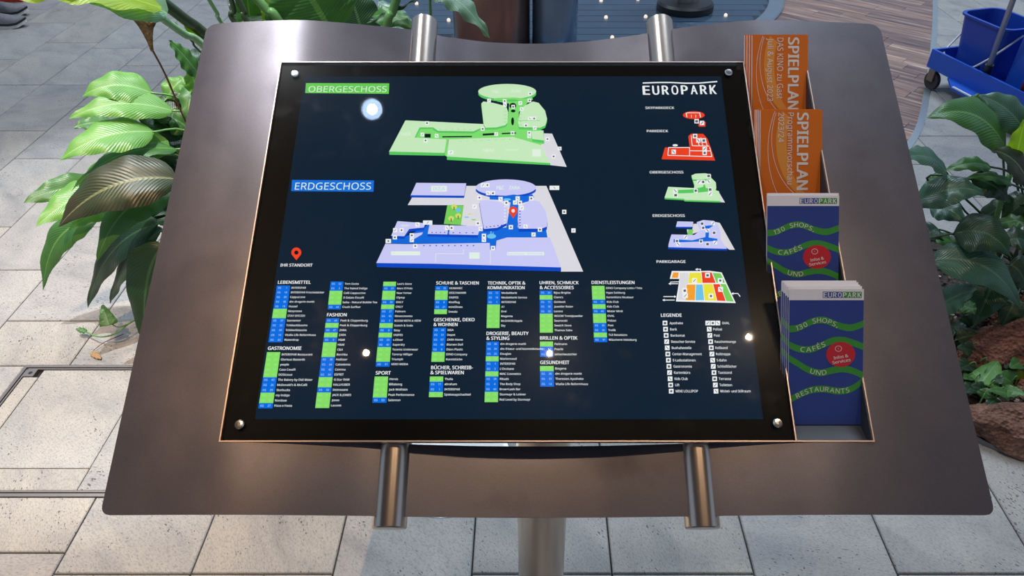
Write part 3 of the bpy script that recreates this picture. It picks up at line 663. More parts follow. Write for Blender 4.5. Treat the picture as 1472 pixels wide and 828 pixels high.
sc_poly(g, [(520, 253), (628, 255), (610, 384), (497, 376)], *a, .0054, PK)
for x, y in ((565, 263), (592, 322), (545, 340)):
    sc_poly(g, ell(x, y, 19, 16), *a, .0051, TREE); sc_poly(g, rc(x - 3, y, x + 3, y + 22), *a, .0050, TRK)
sc_poly(g, ell(592, 285, 17, 15), *a, .0052, SKY)
for x, y, c in ((648, 332, SKY), (668, 312, TREE), (695, 349, PK)): sc_poly(g, ell(x, y, 16, 4), *a, .0050, c)
sc_poly(g, [(150, 507), (155, 455), (235, 465), (375, 395), (395, 378), (530, 425), (720, 425), (760, 410), (910, 400), (938, 235), (850, 215), (785, 195), (1085, 185), (1055, 228), (990, 245), (985, 400), (1170, 400), (1182, 464), (915, 466), (842, 487), (838, 547), (803, 547), (800, 503), (735, 503)], *a, .0053, BW)
bxp = [(315, 105), (645, 108), (632, 190), (277, 187)]
sc_poly(g, [(277, 187), (632, 190), (630, 205), (277, 202)], *a, .0052, BS); sc_poly(g, bxp, *a, .0051, BL2)
sm_ = [(190, 358), (375, 372), (365, 400), (268, 410), (235, 458), (148, 456)]
sc_poly(g, shift(sm_, 18), *a, .0052, BS); sc_poly(g, sm_, *a, .0050, BL2)
sc_poly(g, [(390, 443), (722, 450), (720, 468), (390, 460)], *a, .0051, BS)
sc_poly(g, [(402, 382), (528, 384), (520, 446), (390, 443)], *a, .0050, BL2); sc_poly(g, [(535, 385), (742, 392), (722, 450), (532, 446)], *a, .0050, BL2)
sc_poly(g, [(50, 632), (1272, 660), (1272, 690), (55, 662)], *a, .0052, BS)
sc_poly(g, [(110, 508), (250, 510), (800, 502), (803, 548), (838, 550), (845, 487), (915, 466), (1198, 466), (1228, 540), (1272, 664), (440, 640), (50, 635)], *a, .0050, BL2)
sc_poly(g, [(270, 460), (300, 440), (360, 432), (350, 448), (280, 488)], *a, .0050, BL2)
sc_poly(g, ell(907, 152, 200, 54), *a, .0052, BS); sc_poly(g, ell(907, 136, 200, 54), *a, .0050, BL2)
sc_poly(g, [(800, 195), (850, 198), (905, 190), (960, 182), (1040, 195), (1080, 180), (1095, 200), (1050, 225), (800, 215)], *a, .0049, BW)
lm = [(730, 222), (790, 220), (870, 232), (915, 262), (912, 370), (850, 402), (762, 410), (745, 320)]
sc_poly(g, shift(lm, 18), *a, .0051, BS); sc_poly(g, lm, *a, .0049, BL2)
rm = [(1085, 218), (1130, 230), (1170, 290), (1183, 350), (1178, 395), (1140, 408), (992, 408), (985, 350), (992, 280), (1050, 230)]
sc_poly(g, shift(rm, 20), *a, .0051, BS); sc_poly(g, rm, *a, .0049, BL2)
for p in (rc(148, 558, 340, 584), rc(665, 565, 733, 607), rc(915, 562, 1160, 584), [(413, 125), (517, 125), (517, 163), (413, 163)]): sc_poly(g, p, *a, .0047, FA)
for x in range(6): sc_poly(g, rc(895, 258 + x * 22, 906, 266 + x * 22), *a, .0047, FA)
for x in range(6): sc_poly(g, rc(995, 290 + x * 19, 1005, 296 + x * 19), *a, .0047, BS)
for x in range(9): sc_poly(g, rc(360 + x * 41, 517, 370 + x * 41, 523), *a, .0047, BS)
for x in range(4): sc_poly(g, rc(415 + x * 28, 430, 423 + x * 28, 436), *a, .0047, BS); sc_poly(g, rc(555 + x * 43, 432, 564 + x * 43, 438), *a, .0047, BS)
for x in range(5): sc_poly(g, rc(775 + x * 25, 394 - x * 3, 784 + x * 25, 400 - x * 3), *a, .0047, BS)
for p in ([(625, 545), (628, 545), (628, 576), (445, 574), (443, 632), (440, 632), (442, 571), (625, 573)], rc(803, 548, 806, 642)): sc_poly(g, p, *a, .0048, FA)
sc_poly(g, ell(812, 458, 30, 16), *a, .0048, SKY); sc_poly(g, rc(805, 425, 812, 458), *a, .0047, SKY); sc_poly(g, rc(820, 432, 826, 458), *a, .0047, SKY)
sc_poly(g, ell(915, 215, 26, 8), *a, .0048, SKY)
for s, x, y, w, cap, mi in (('IKEA', 425, 155, 80, .0062, BL2), ('P&C', 845, 150, 50, .0068, FA), ('ZARA', 928, 148, 72, .0060, FA), ('McDonald\'s', 215, 392, 50, .003, FA), ('MediaMarkt · INTERSPAR', 920, 580, 230, .0030, BL2)):
    x_, y_ = a[0] + x / a[2], a[1] + y / a[2]; u0, v0 = DP.inv(x_, y_, .0045); w_ = DP.inv(x_ + w / a[2], y_, .0045)[0] - u0
    put_text(g, s, DP, u0, v0, cap, .0045, width=w_, mi=mi, bold=.01)
icons(g, [(173, 465), (175, 418), (217, 418), (322, 380), (285, 452), (285, 483), (308, 523), (518, 403), (548, 403), (390, 368, 2.2), (762, 455), (762, 482), (722, 372), (700, 262), (732, 203), (872, 212), (910, 237), (968, 235), (1000, 237), (985, 208), (1075, 208), (1012, 272), (940, 398), (1037, 394), (1132, 414), (1090, 447), (822, 536), (790, 173), (822, 173), (755, 120), (785, 120), (1228, 138, 2.3), (1293, 297), (1354, 420), (130, 490, 1.3), (740, 410)], *a, sz=14)
g.build('ground_floor_map', mats_map, disp, label='blue and violet slanted floor map with a red pin')
pn = MB(); pin(pn, 530 + 955 / 4.6, 240 + 290 / 4.6, 6.2, 240 + 340 / 4.6); pn.build('location_pin', [M['red_p'], M['plaza']], disp, label='red pin on the ground floor map')
# small maps at right
g = MB(); a = (860, 80, 3.183)
sc_poly(g, ell(437, 272, 50, 18), *a, .0052, RED)
for p in ([(400, 262), (404, 262), (408, 282), (404, 282)], [(462, 262), (466, 262), (470, 282), (466, 282)], [(404, 260), (466, 260), (466, 263), (404, 263)], rc(425, 270, 427, 284), rc(445, 270, 447, 284)): sc_poly(g, p, *a, .0050, WH)
sc_poly(g, [(455, 303), (492, 303), (490, 325), (460, 325)], *a, .0051, RED)
sc_poly(g, [(305, 420), (418, 418), (412, 368), (425, 357), (480, 358), (500, 380), (535, 480), (290, 474)], *a, .0052, RED)
def wl(x0, y0, x1, y1, w=1.6):
    dx, dy = x1 - x0, y1 - y0; l = math.hypot(dx, dy); nx, ny = -dy / l * w, dx / l * w
    sc_poly(g, [(x0 + nx, y0 + ny), (x1 + nx, y1 + ny), (x1 - nx, y1 - ny), (x0 - nx, y0 - ny)], *a, .0050, WH)
for l in ((322, 420, 418, 420), (322, 420, 318, 456), (318, 456, 520, 462), (520, 462, 510, 418), (418, 420, 418, 458), (420, 435, 512, 436), (425, 365, 430, 412), (430, 412, 508, 414), (458, 395, 462, 412), (470, 375, 478, 412), (490, 380, 498, 412)): wl(*l)
sc_poly(g, ell(352, 410, 12, 5), *a, .0050, WH)
icons(g, [(450, 300), (475, 308), (443, 368), (458, 388), (483, 388), (487, 427), (487, 445), (345, 440)], *a, sz=10)
sc_poly(g, [(548, 618), (580, 672), (555, 670), (535, 625)], *a, .0053, PLZ)
lp = [(320, 600), (438, 606), (440, 592), (430, 560), (426, 548), (445, 540), (490, 538), (516, 545), (516, 558), (538, 580), (540, 605), (535, 615), (552, 620), (560, 665), (395, 660), (392, 655), (303, 650)]
sc_poly(g, shift(lp, 7), *a, .0052, GS); sc_poly(g, lp, *a, .0051, GL)
for p in ([(365, 615), (430, 612), (480, 600), (482, 590), (488, 590), (492, 605), (520, 612), (520, 620), (440, 628), (365, 630)], [(432, 566), (470, 568), (512, 562), (512, 570), (470, 575), (432, 573)]): sc_poly(g, p, *a, .0050, GS)
icons(g, [(505, 550), (460, 578), (480, 578), (505, 575), (512, 612), (512, 632), (446, 618), (352, 618), (354, 638)], *a, sz=9)
# ground floor mini (pixel frame 860,80 scale 3.183)
sc_poly(g, [(435, 770), (540, 762), (556, 765), (625, 888), (600, 888), (480, 800), (410, 822), (405, 795), (430, 795)], *a, .0054, PLZ)
sc_poly(g, [(362, 758), (435, 760), (432, 783), (355, 783)], *a, .0051, BL2); sc_poly(g, [(355, 783), (432, 783), (432, 790), (355, 790)], *a, .0052, BS)
sc_poly(g, [(412, 795), (435, 795), (430, 820), (408, 820)], *a, .0052, PK)
sc_poly(g, [(335, 818), (440, 820), (465, 800), (455, 775), (450, 762), (480, 752), (530, 756), (548, 775), (560, 810), (560, 840), (590, 886), (320, 878), (322, 862), (328, 840)], *a, .0051, BL2)
sc_poly(g, [(320, 876), (590, 884), (590, 892), (320, 885)], *a, .0050, BS)
sc_poly(g, [(345, 840), (430, 845), (490, 830), (492, 790), (470, 780), (530, 775), (508, 790), (505, 832), (545, 838), (545, 848), (345, 855)], *a, .0050, BW)
icons(g, [(475, 768), (525, 768), (480, 788), (500, 800), (530, 810), (400, 830), (360, 848), (366, 862), (500, 862), (535, 855), (470, 850)], *a, sz=8.5)
a = (920, 340, 3.45)
sc_poly(g, [(158, 171), (300, 171), (345, 170), (405, 178), (475, 330), (178, 322), (192, 236), (195, 210), (148, 210)], *a, .0054, WH)
for p, c in (([(165, 178), (192, 178), (188, 205), (157, 205)], ORA), ([(196, 180), (242, 180), (240, 232), (228, 238), (224, 315), (186, 315), (198, 240)], PLZ), ([(245, 180), (302, 180), (308, 231), (240, 231)], YEL), ([(305, 176), (355, 178), (375, 230), (310, 230)], RED), ([(360, 180), (400, 183), (422, 229), (380, 230)], PK), ([(231, 238), (275, 238), (272, 316), (226, 315)], ORA), ([(278, 238), (310, 238), (318, 316), (275, 316)], SKY), ([(313, 236), (360, 236), (380, 318), (321, 316)], YEL), ([(363, 236), (395, 236), (425, 320), (383, 318)], RED), ([(398, 235), (425, 236), (465, 323), (428, 320)], PK)): sc_poly(g, p, *a, .0052, c)
for l in ((150, 226, 198, 224), (142, 234, 190, 234), (116, 298, 178, 298), (112, 315, 172, 315), (300, 160, 300, 172), (275, 163, 300, 162), (455, 283, 485, 282), (485, 282, 497, 298)): wl(*l, 2)
for x, y, d in ((142, 234, -1), (112, 315, -1), (180, 298, 1), (275, 163, -1), (453, 283, -1)): sc_poly(g, [(x, y), (x - 10 * d, y - 7), (x - 10 * d, y + 7)], *a, .0050, WH)
icons(g, [(335, 192), (270, 218), (398, 218), (400, 262), (222, 268), (225, 293), (352, 295)], *a, sz=12)
g.build('small_floor_maps', mats_map, disp, label='column of small red, green, violet and striped maps')
# legend
lgd = MB(); lt = MB()
c1 = 'Apotheke|Bank|Bankomat|Besucher-Service|Bushaltestelle|Center-Management|E-Ladestationen|Gastronomie|Kartenbüro|Kids Club|Lift|MINI LOLLIPOP'.split('|')
c2 = 'OVAL|Polizei|Post|Raucherlounge|Rollband|Rolltreppe|S-Bahn|Schließfächer|Taxistand|Terrasse|Toiletten|Wickel- und Stillraum'.split('|')
for k in range(12):
    y = 429 + (767 - 429) * k / 11
    x1_ = 124 + 31 * k / 11; x2_ = 340 + 37 * k / 11
    icons(lgd, [(x1_, y)] + ([(336, y), (361, y), (386, y)] if k == 0 else [(x2_, y)]), 920, 340, 3.45, sz=11.5, k0=(k * 7) % 5)
    dtext(lt, c1[k], 920 + (x1_ + 23) / 3.45, 340 + (y + 6) / 3.45, .0036, bold=.008, sx=.86)
    dtext(lt, c2[k], 920 + ((408 if k == 0 else x2_ + 21)) / 3.45, 340 + (y + 6) / 3.45, .0036, bold=.008, sx=.86)
lgd.build('legend_icons', mats_map, disp, label='white square legend icons')['kind'] = 'stuff'; lt.build('legend_text', M['white_p'], disp, label='white legend words')['kind'] = 'stuff'

# ---- brochure pocket, stepped
BVv = Vector((0, .595, .804)).normalized()
FB = [(.7967 - .114, 1.0268 - .154), (.8225, .9407), (.9716, 1.0099), (1.1055, 1.0841)]      # feet of the four rows of leaflets (y, z)
pk = MB(); PU0, PU1 = .770, .8855
def PW(u, y, z): return (DP.o.x + u, DP.o.y + y, DP.o.z + z)
ST = (.1312, .0748)
prof_pts = [(0, -.001), (.0005, FB[0][1] - DP.o.z - .0005)]
for k in range(4):
    y_, z_ = FB[k][0] - DP.o.y, FB[k][1] - DP.o.z - .0005
    if k: prof_pts.append((y_ - .012, z_))
    prof_pts.append((y_ + .024, z_))
prof_pts.append((.551, .312)); n = len(prof_pts)
vs = [PW(PU0, *p) for p in prof_pts] + [PW(PU1, *p) for p in prof_pts]; n = len(prof_pts)
pk.add(vs, [(i, i + n, i + 1 + n, i + 1) for i in range(n - 1)])
for u in (PU1,):      # side wall
    top_ = [DP.pt(u, v, 0.0) for v in (0, .30, .60)]
    for i in range(n - 1):
        a_, b_ = Vector(PW(u, *prof_pts[i])), Vector(PW(u, *prof_pts[i + 1]))
        ta = DP.pt(u, max(0, (a_ - DP.o).dot(DP.v)), 0); tb = DP.pt(u, max(0, (b_ - DP.o).dot(DP.v)), 0)
        pk.add([a_, b_, tb, ta], [(0, 1, 2, 3)])
pocket = pk.build('brochure_pocket', M['board'], stand, label='stepped pocket for leaflets')
pocket.data.materials[0] = plain('pocket_dark_metal', (.05, .05, .056), .6, .2)
so = pocket.modifiers.new('thickness', 'SOLIDIFY'); so.thickness = .0012
tr = MB()
for u0, u1, v0, v1 in ((DW + .0022, .8876, -.0020, -.0002), (.8858, .8876, -.0002, .634)): tr.box(u0, u1, v0, v1, -.006, .0008, Mx)
tr.build('pocket_trim', M['edge'], stand, label='thin bright pocket edge')

# ------------------------------------------------------------------ brochures
BVv = Vector((0, .595, .804)).normalized()
paper_w = plain('paper_white', (.86, .80, .78), .5); paper_b = plain('paper_blue', (.035, .06, .25), .5, spec=.25, var=.1, bscale=30)
paper_g = plain('print_green', (.055, .29, .04), .5, spec=.25); paper_o = plain('paper_orange', (.68, .155, .014), .55, spec=.2, var=.05, bscale=20)
paper_o2 = plain('print_light_orange', (.76, .28, .045), .55, spec=.2); paper_t = plain('print_cream', (.78, .70, .62), .5); paper_r = plain('print_red', (.62, .012, .02), .45)
paper_n = plain('print_navy', (.03, .06, .28), .5)
def flyer_plane(k, off=0.0):
    b_ = FB[k]; return Plane(Vector((0, b_[0] + off, b_[1] )), (1, 0, 0), BVv)
def wave_pts(pl, pts, ox, oy, s, th, dep):
    out = []
    for x, y in spline([Vector(p) for p in pts], 5): out.append((ox + x / s, oy + y / s))
    return out
def flyer(k, x_left, x_right, y_ref, kind, off=0.0, printed=True, label='', group=None, rot=0.0, du=0.0, H=.1916):
    pl = flyer_plane(k, off); u0 = pl.inv(x_left, y_ref)[0] + du; u1 = pl.inv(x_right, y_ref)[0] + du
    name = 'brochure'
    base = pl.pt((u0 + u1) / 2, 0)
    t = thing(name, label, 'brochure', base, group)
    Mb = Matrix(((*pl.u, 0), (*pl.v, 0), (*pl.n, 0), (0, 0, 0, 1))).transposed(); Mb.translation = pl.o
    objs = []
    body = paper_b if kind == 'blue' else paper_o
    hb = .0155 if kind == 'blue' else .0
    mb = MB(); mb.box(u0, u1, .001, H - hb, -.0012, 0, Mb); objs.append(mb.build('cover', body, t, label=None))
    mb = MB(); mb.box(u0 - (.0012 if kind != 'blue' else .0004), u1 - .0004, .0012, H - .0006, -.0022, -.0012, Mb); objs.append(mb.build('inner_pages', paper_w, t))
    D1, D2, D3 = -.00015, -.0003, -.00045
    if kind == 'blue':
        mb = MB(); mb.box(u0, u1, H - hb, H, -.0012, 0, Mb); objs.append(mb.build('header_band', paper_w, t))
        w = u1 - u0
        S = lambda x, y: (u0 + (x - 84) / 368 * w, H - (y - 58) / 680 * H)
        if printed:
            stripes = [[(84, 257), (130, 250), (200, 218), (260, 213), (330, 240), (390, 250), (452, 230)], [(84, 335), (130, 355), (190, 358), (250, 335), (300, 315), (350, 312), (400, 325), (452, 345)], [(84, 403), (130, 430), (180, 460), (240, 475), (300, 462), (350, 455), (400, 465), (452, 488)], [(84, 612), (150, 578), (200, 560), (260, 556), (330, 566), (380, 560), (420, 540), (452, 512)]]
            lets = MB(); texts = ['130 SHOPS,', 'CAFÉS', 'UND', 'RESTAURANTS']; ranges = [(116, 326), (140, 262), (190, 270), (120, 384)]
        else:
            stripes = [[(84, 257), (130, 250), (200, 218), (260, 213), (330, 240), (390, 250), (452, 230)], [(84, 335), (130, 355), (190, 358), (250, 335), (300, 315), (350, 312), (400, 325), (452, 345)], [(84, 403), (130, 430), (180, 460), (240, 475), (300, 462), (350, 455), (400, 465), (452, 488)], [(84, 612), (150, 578), (200, 560), (260, 556), (330, 566), (380, 560), (420, 540), (452, 512)]]
        for si, st in enumerate(stripes):
            cp_ = spline([Vector(p) for p in st], 5); mb = MB(); nn = len(cp_); th = 17
            vs = [pl.pt(*S(p.x, p.y - th), D1) for p in cp_] + [pl.pt(*S(p.x, p.y + th), D1) for p in cp_]
            mb.add(vs, [(i + nn, i + 1 + nn, i + 1, i) for i in range(nn - 1)]); objs.append(mb.build('wave_stripe', paper_g, t))
            if printed:
                lets = MB(); s_ = texts[si]; xa, xb = ranges[si]; W_ = []
                for ch in s_:
                    gv = text_geo(ch, .0)[0]; W_.append((max(q[0] for q in gv) - min(q[0] for q in gv)) if gv else .35)
                tot = sum(W_) + .12 * (len(s_) - 1); k_ = (xb - xa) / tot; x = xa
                for ch, ww in zip(s_, W_):
                    xm = x + ww * k_ / 2
                    j = min(range(nn - 1), key=lambda q: abs(cp_[q].x - xm)); p0, p1 = cp_[max(0, j - 1)], cp_[min(nn - 1, j + 1)]
                    yc = p0.y + (p1.y - p0.y) * ((xm - p0.x) / max(1e-6, p1.x - p0.x))
                    ua, va = S(p0.x, p0.y); ub, vb = S(p1.x, p1.y); rr = math.atan2(vb - va, ub - ua)
                    u_, v_ = S(xm, yc); cap = .0066
                    u_ += math.sin(rr) * cap / 2; v_ -= math.cos(rr) * cap / 2
                    if ch != ' ': put_text(lets, ch, pl, u_, v_, cap, D2, width=ww * k_ / 368 * w, rot=rr, center=True, bold=.004)
                    x += (ww + .12) * k_
                lets.build('slogan_word', paper_t, t)
        if printed:
            mb = MB()
            c_ = [(340 + 72 * math.cos(2 * math.pi * q / 32), 383 + 63 * math.sin(2 * math.pi * q / 32)) for q in range(32)]
            mb.add([pl.pt(*S(*p), D2) for p in c_], [tuple(range(32))]); objs.append(mb.build('round_badge', paper_r, t, label='red round badge'))
            mb = MB(); rr = R(10)
            u_, v_ = S(342, 402); put_text(mb, 'Infos &', pl, u_, v_, .0042, D3, width=.0205, rot=rr, center=True, bold=.02)
            u_, v_ = S(345, 424); put_text(mb, 'Services', pl, u_, v_, .0042, D3, width=.0255, rot=rr, center=True, bold=.02)
            for q in range(20):
                a0, a1 = 2 * math.pi * q / 20, 2 * math.pi * (q + 1) / 20
                pp = [(328 + 17 * math.cos(a0), 354 + 15 * math.sin(a0)), (328 + 17 * math.cos(a1), 354 + 15 * math.sin(a1)), (328 + 14.5 * math.cos(a1), 354 + 12.6 * math.sin(a1)), (328 + 14.5 * math.cos(a0), 354 + 12.6 * math.sin(a0))]
                mb.add([pl.pt(*S(*p), D3) for p in pp], [(0, 1, 2, 3)])
            u_, v_ = S(328, 358); put_text(mb, 'i', pl, u_, v_, .0024, D3, rot=rr, center=True, bold=.02)
            objs.append(mb.build('badge_lettering', paper_t, t))
            mb = MB(); cols = []
            for q, ch in enumerate('EUROPARK'):
                xa = 250 + q * 24.2; mi = 0 if q < 4 else 1
                mb.add([pl.pt(*S(*p), D1) for p in rc(xa - 2, 71, xa + 21.5, 102)], [(0, 1, 2, 3)], mi)
                u_, v_ = S(xa + 9.7, 99); put_text(mb, ch, pl, u_, v_, .0068, D2, width=.0046, center=True, mi=2, bold=.02)
            objs.append(mb.build('mall_logo', [paper_n, paper_g, paper_w], t, label='blue and green EUROPARK lettering'))
    elif printed:
        w = u1 - u0
        # swoosh arcs
        def arc(cx_, cy_, r0, r1, a0, a1, nm, mat, D):
            mb = MB(); n_ = 40; vs = []
            for rr in (r0, r1):
                for q in range(n_ + 1):
                    a = R(a0 + (a1 - a0) * q / n_); r_ = rr(q / n_) if callable(rr) else rr
                    uu = cx_ + r_ * math.cos(a); vv = cy_ + r_ * 1.35 * math.sin(a); vs.append((uu, vv))
            fs = []
            for q in range(n_):
                quad = [vs[q], vs[q + 1], vs[n_ + 2 + q], vs[n_ + 1 + q]]
                if all(u0 < p[0] < u1 and .004 < p[1] < H - .001 for p in quad): fs.append((q, n_ + 1 + q, n_ + 2 + q, q + 1))
            mb.add([pl.pt(p[0], p[1], D) for p in vs], fs); objs.append(mb.build(nm, mat, t))
        cxx = u0 + w * .98; cyy = H - .050
        arc(cxx, cyy, lambda f: .073 - .001, lambda f: .073 - .018 * math.sin(math.pi * min(1, f)) ** .8, 95, 265, 'swoosh', paper_o2, D1)
        arc(cxx - .004, cyy + .004, .0745, .0752, 95, 268, 'thin_line', paper_t, D2)
        arc(cxx + .012, cyy - .012, .0965, .0972, 100, 262, 'thin_line', paper_t, D2)
        tm = MB(); rr = -math.pi / 2
        lines = [('SPIELPLAN', .025, .030, .0135, .031, .128)] + ([('DAS KINO zu Gast', .0, 0, .0072, .004, .103), ('Juli & August 2023', 0, 0, .0068, -.010, .104)] if kind == 'orange4' else [('Programmvorschau', 0, 0, .0072, .004, .104), ('2023/24', 0, 0, .0068, -.010, .044)])
        return pl, t, u0, u1, objs, tm
    return t
# back sheets of the stacks, then printed front ones
specs = [
 (0, 1134.6, 1241.2, 480, 'blue', 'front blue brochure with waves and a red badge, in the lowest pocket', 'blue leaflets stacked in the lowest pocket', 'blue brochure edge showing behind the front one in the lowest pocket', 4, -.0027),
 (1, 1103.5, 1206.2, 300, 'blue', 'blue brochure with green waves standing in the second pocket from the bottom', 'blue leaflets in the second pocket', 'blue brochure hidden behind the one in the second pocket', 1, -.0006),
]
for k, xl, xr, yr, kind, lab, grp, blab, nb, du in specs:
    for j in range(nb, 0, -1):
        flyer(k, xl, xr, yr, kind, off=.0030 * j + .001, printed=False, label=blab, group=grp, du=du * j, H=.1916 + .0006 * (j % 2) + .0010 * j)
    flyer(k, xl, xr, yr, kind, label=lab)
def vtext(tm, pl, s, xa, ya, yb, cap_px, bold, sx=None):
    # text reading downwards, laid from pixel row ya to yb at pixel column xa (its baseline is the left side)
    a_, b_ = pl.inv(xa, ya), pl.inv(xa, yb)
    cap = pl.inv(xa + cap_px, ya)[0] - a_[0]
    put_text(tm, s, pl, a_[0], a_[1], cap, -.0004, width=a_[1] - b_[1], rot=-math.pi / 2, bold=bold)
for k, xl, xr, yr, nb, lab, grp, blab, txt in (
    (2, 1093.5, 1182, 200, 3, 'orange programme brochure reading 2023/24 in the third pocket', 'orange programmes in the third pocket', 'orange brochure edge behind the one reading 2023/24', [('SPIELPLAN', 1146.0, 162.5, 272.5, 15.8, .03), ('Programmvorschau', 1132.5, 162, 265, 8.4, .0), ('2023/24', 1119, 162, 204.5, 8, -.004)]),
    (3, 1081.7, 1161.4, 90, 3, 'orange programme brochure reading Juli & August 2023 in the top pocket', 'orange programmes in the top pocket', 'orange brochure edge behind the one in the top pocket', [('SPIELPLAN', 1133.0, 54.5, 157.5, 15.2, .03), ('DAS KINO zu Gast', 1117.5, 54.5, 142, 8.6, .0), ('Juli & August 2023', 1103.5, 55, 145.5, 8, -.004)])):
    for j in range(nb, 0, -1):
        t_ = flyer(k, xl, xr, yr, 'orange', off=.0030 * j + .001, printed=False, label=blab, group=grp, du=-(.0042 if k == 3 else .0027) * j, H=.1916 - .0010 * j)
    pl, t, u0, u1, objs, tm = flyer(k, xl, xr, yr, 'orange4' if k == 3 else 'orange3', label=lab)
    for s, x, ya, yb, cpx, bd in txt:
        tm = MB(); vtext(tm, pl, s, x, ya, yb, cpx, bd); tm.build('title_line', paper_t, t)
bpy.data.objects.remove(_to)

# ------------------------------------------------------------------ plants
LM = {
 'bright': leaf_mat('leaf_lit', (.11, .30, .055), (.16, .38, .08), .36, .25, (.32, .55, .2)),  # lighter copy of the leaf green, light put into the colour
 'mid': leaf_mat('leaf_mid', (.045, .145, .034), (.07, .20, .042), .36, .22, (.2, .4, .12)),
 'dark': leaf_mat('leaf_shaded', (.013, .042, .015), (.022, .066, .020), .35, .15, (.08, .17, .06)),  # darker copy of the same green, shade put into the colour
 'blue': leaf_mat('leaf_bluish', (.045, .115, .07), (.075, .165, .10), .30, .12, (.14, .26, .15)),  # blue-tinted leaf green, a little glossier
 'brown': leaf_mat('leaf_brownish', (.045, .042, .022), (.028, .055, .022), .4, .25, (.3, .32, .16)),  # brown shadow on the big lily leaf, put into the colour
 'lime': leaf_mat('leaf_lime', (.28, .42, .03), (.22, .38, .03), .4, .55, (.45, .6, .1)),  # backlit glow of the big paddle leaf, put into the yellow-green colour
 'grey': leaf_mat('leaf_grey_green', (.15, .30, .17), (.20, .36, .22), .4, .15, (.4, .62, .3)),
 'dry': leaf_mat('leaf_dry', (.28, .16, .07), (.42, .28, .14), .7, .1, (.3, .2, .1)),
}
stem_m = plain('stem_green', (.12, .28, .08), .4, var=.2, bscale=12); stem_l = plain('stem_pale_green', (.28, .50, .24), .4, var=.15, bscale=12)
stem_d = plain('stem_dark_green', (.045, .075, .035), .4, var=.2, bscale=12); stem_b = plain('stem_brown', (.14, .06, .03), .6, var=.2)
def leaf(plant, base, tip, w, mat, arch=.04, roll=0.0, fold=.25, ripple=.004, name='leaf', nrm=None, root=None, shape='lance', stem=None, label=None, stem_r=.0035, droop=0.0):
    b, t = Vector(base), Vector(tip); L_ = (t - b).length
    c = b.lerp(t, .5) + Vector((0, 0, arch * 2))
    NS, NW = 22, 8
    if nrm is None: nrm = (Vector((0, 0, 1)) * .9 + (CAM - c).normalized() * .75)
    vs = []; uvs = []
    pts = [b * (1 - s) ** 2 + c * 2 * s * (1 - s) + t * s * s + Vector((0, 0, -droop * s ** 3)) for s in [i / NS for i in range(NS + 1)]]
    ph = random.uniform(0, 6); nv = random.uniform(9, 12)
    for i, p in enumerate(pts):
        s = i / NS; tg = (pts[min(i + 1, NS)] - pts[max(i - 1, 0)]).normalized()
        side = tg.cross(nrm).normalized(); side = Matrix.Rotation(roll * (1 - .3 * s), 3, tg) @ side; up_ = side.cross(tg).normalized()
        if shape == 'lance': wd = (math.sin(math.pi * min(1, s ** .72)) ** .85) * (1 - .25 * s) * 1.10
        elif shape == 'heart': wd = min(1, (s / .10)) ** .5 * (1 - s) ** .62 * 1.25
        else: wd = (math.sin(math.pi * min(1, s ** .8 * .97 + .02))) ** .55
        wd = max(wd, .012) * w / 2
        for j in range(NW + 1):
            x = (j / NW - .5) * 2
            z = -fold * abs(x) ** 1.2 * wd * -1 - abs(x) ** 3 * wd * .35
            z += ripple * math.sin(ph + s * nv * 2.2 + (1.3 if x > 0 else 0)) * abs(x) ** 2 * (1 if 0 < i < NS else 0)
            z += ripple * .16 * math.sin((s - .22 * abs(x)) * 60) * min(1, abs(x) * 2.5) * (1 - abs(x) ** 4)
            vs.append(p + side * (x * wd * 1.15) + up_ * z); uvs.append((x * .5 + .5, s))
    fs = []
    for i in range(NS):
        for j in range(NW):
            q = i * (NW + 1) + j; fs.append((q, q + 1, q + NW + 2, q + NW + 1))
    mb = MB(); mb.add(vs, fs); me = mb.mesh(name, LM[mat] if isinstance(mat, str) else mat, True)
    ul = me.uv_layers.new(name='UVMap')
    for lp_ in me.loops: ul.data[lp_.index].uv = uvs[lp_.vertex_index]
    o = bpy.data.objects.new(name, me); COL.objects.link(o); o.parent = plant; o.matrix_parent_inverse = Matrix.Translation(-plant.location)
    if label: o['label'] = label
    if root is not None:
        r0 = Vector(root); d = (pts[1] - pts[0]).normalized()
        k_ = b - d * min(.12, (b - r0).length * .35)
        ps = spline([r0, r0.lerp(k_, .5) + Vector((0, 0, .06)), k_, b + (pts[1] - b) * .5], 5)
        MB().tube(ps, [stem_r * (1.3 - .5 * i / len(ps)) for i in range(len(ps))], 7).build('leaf_stalk', stem or stem_m, plant if True else o, smooth=True)
    return o
def LD(px, D): return at_depth(px[0], px[1], D)

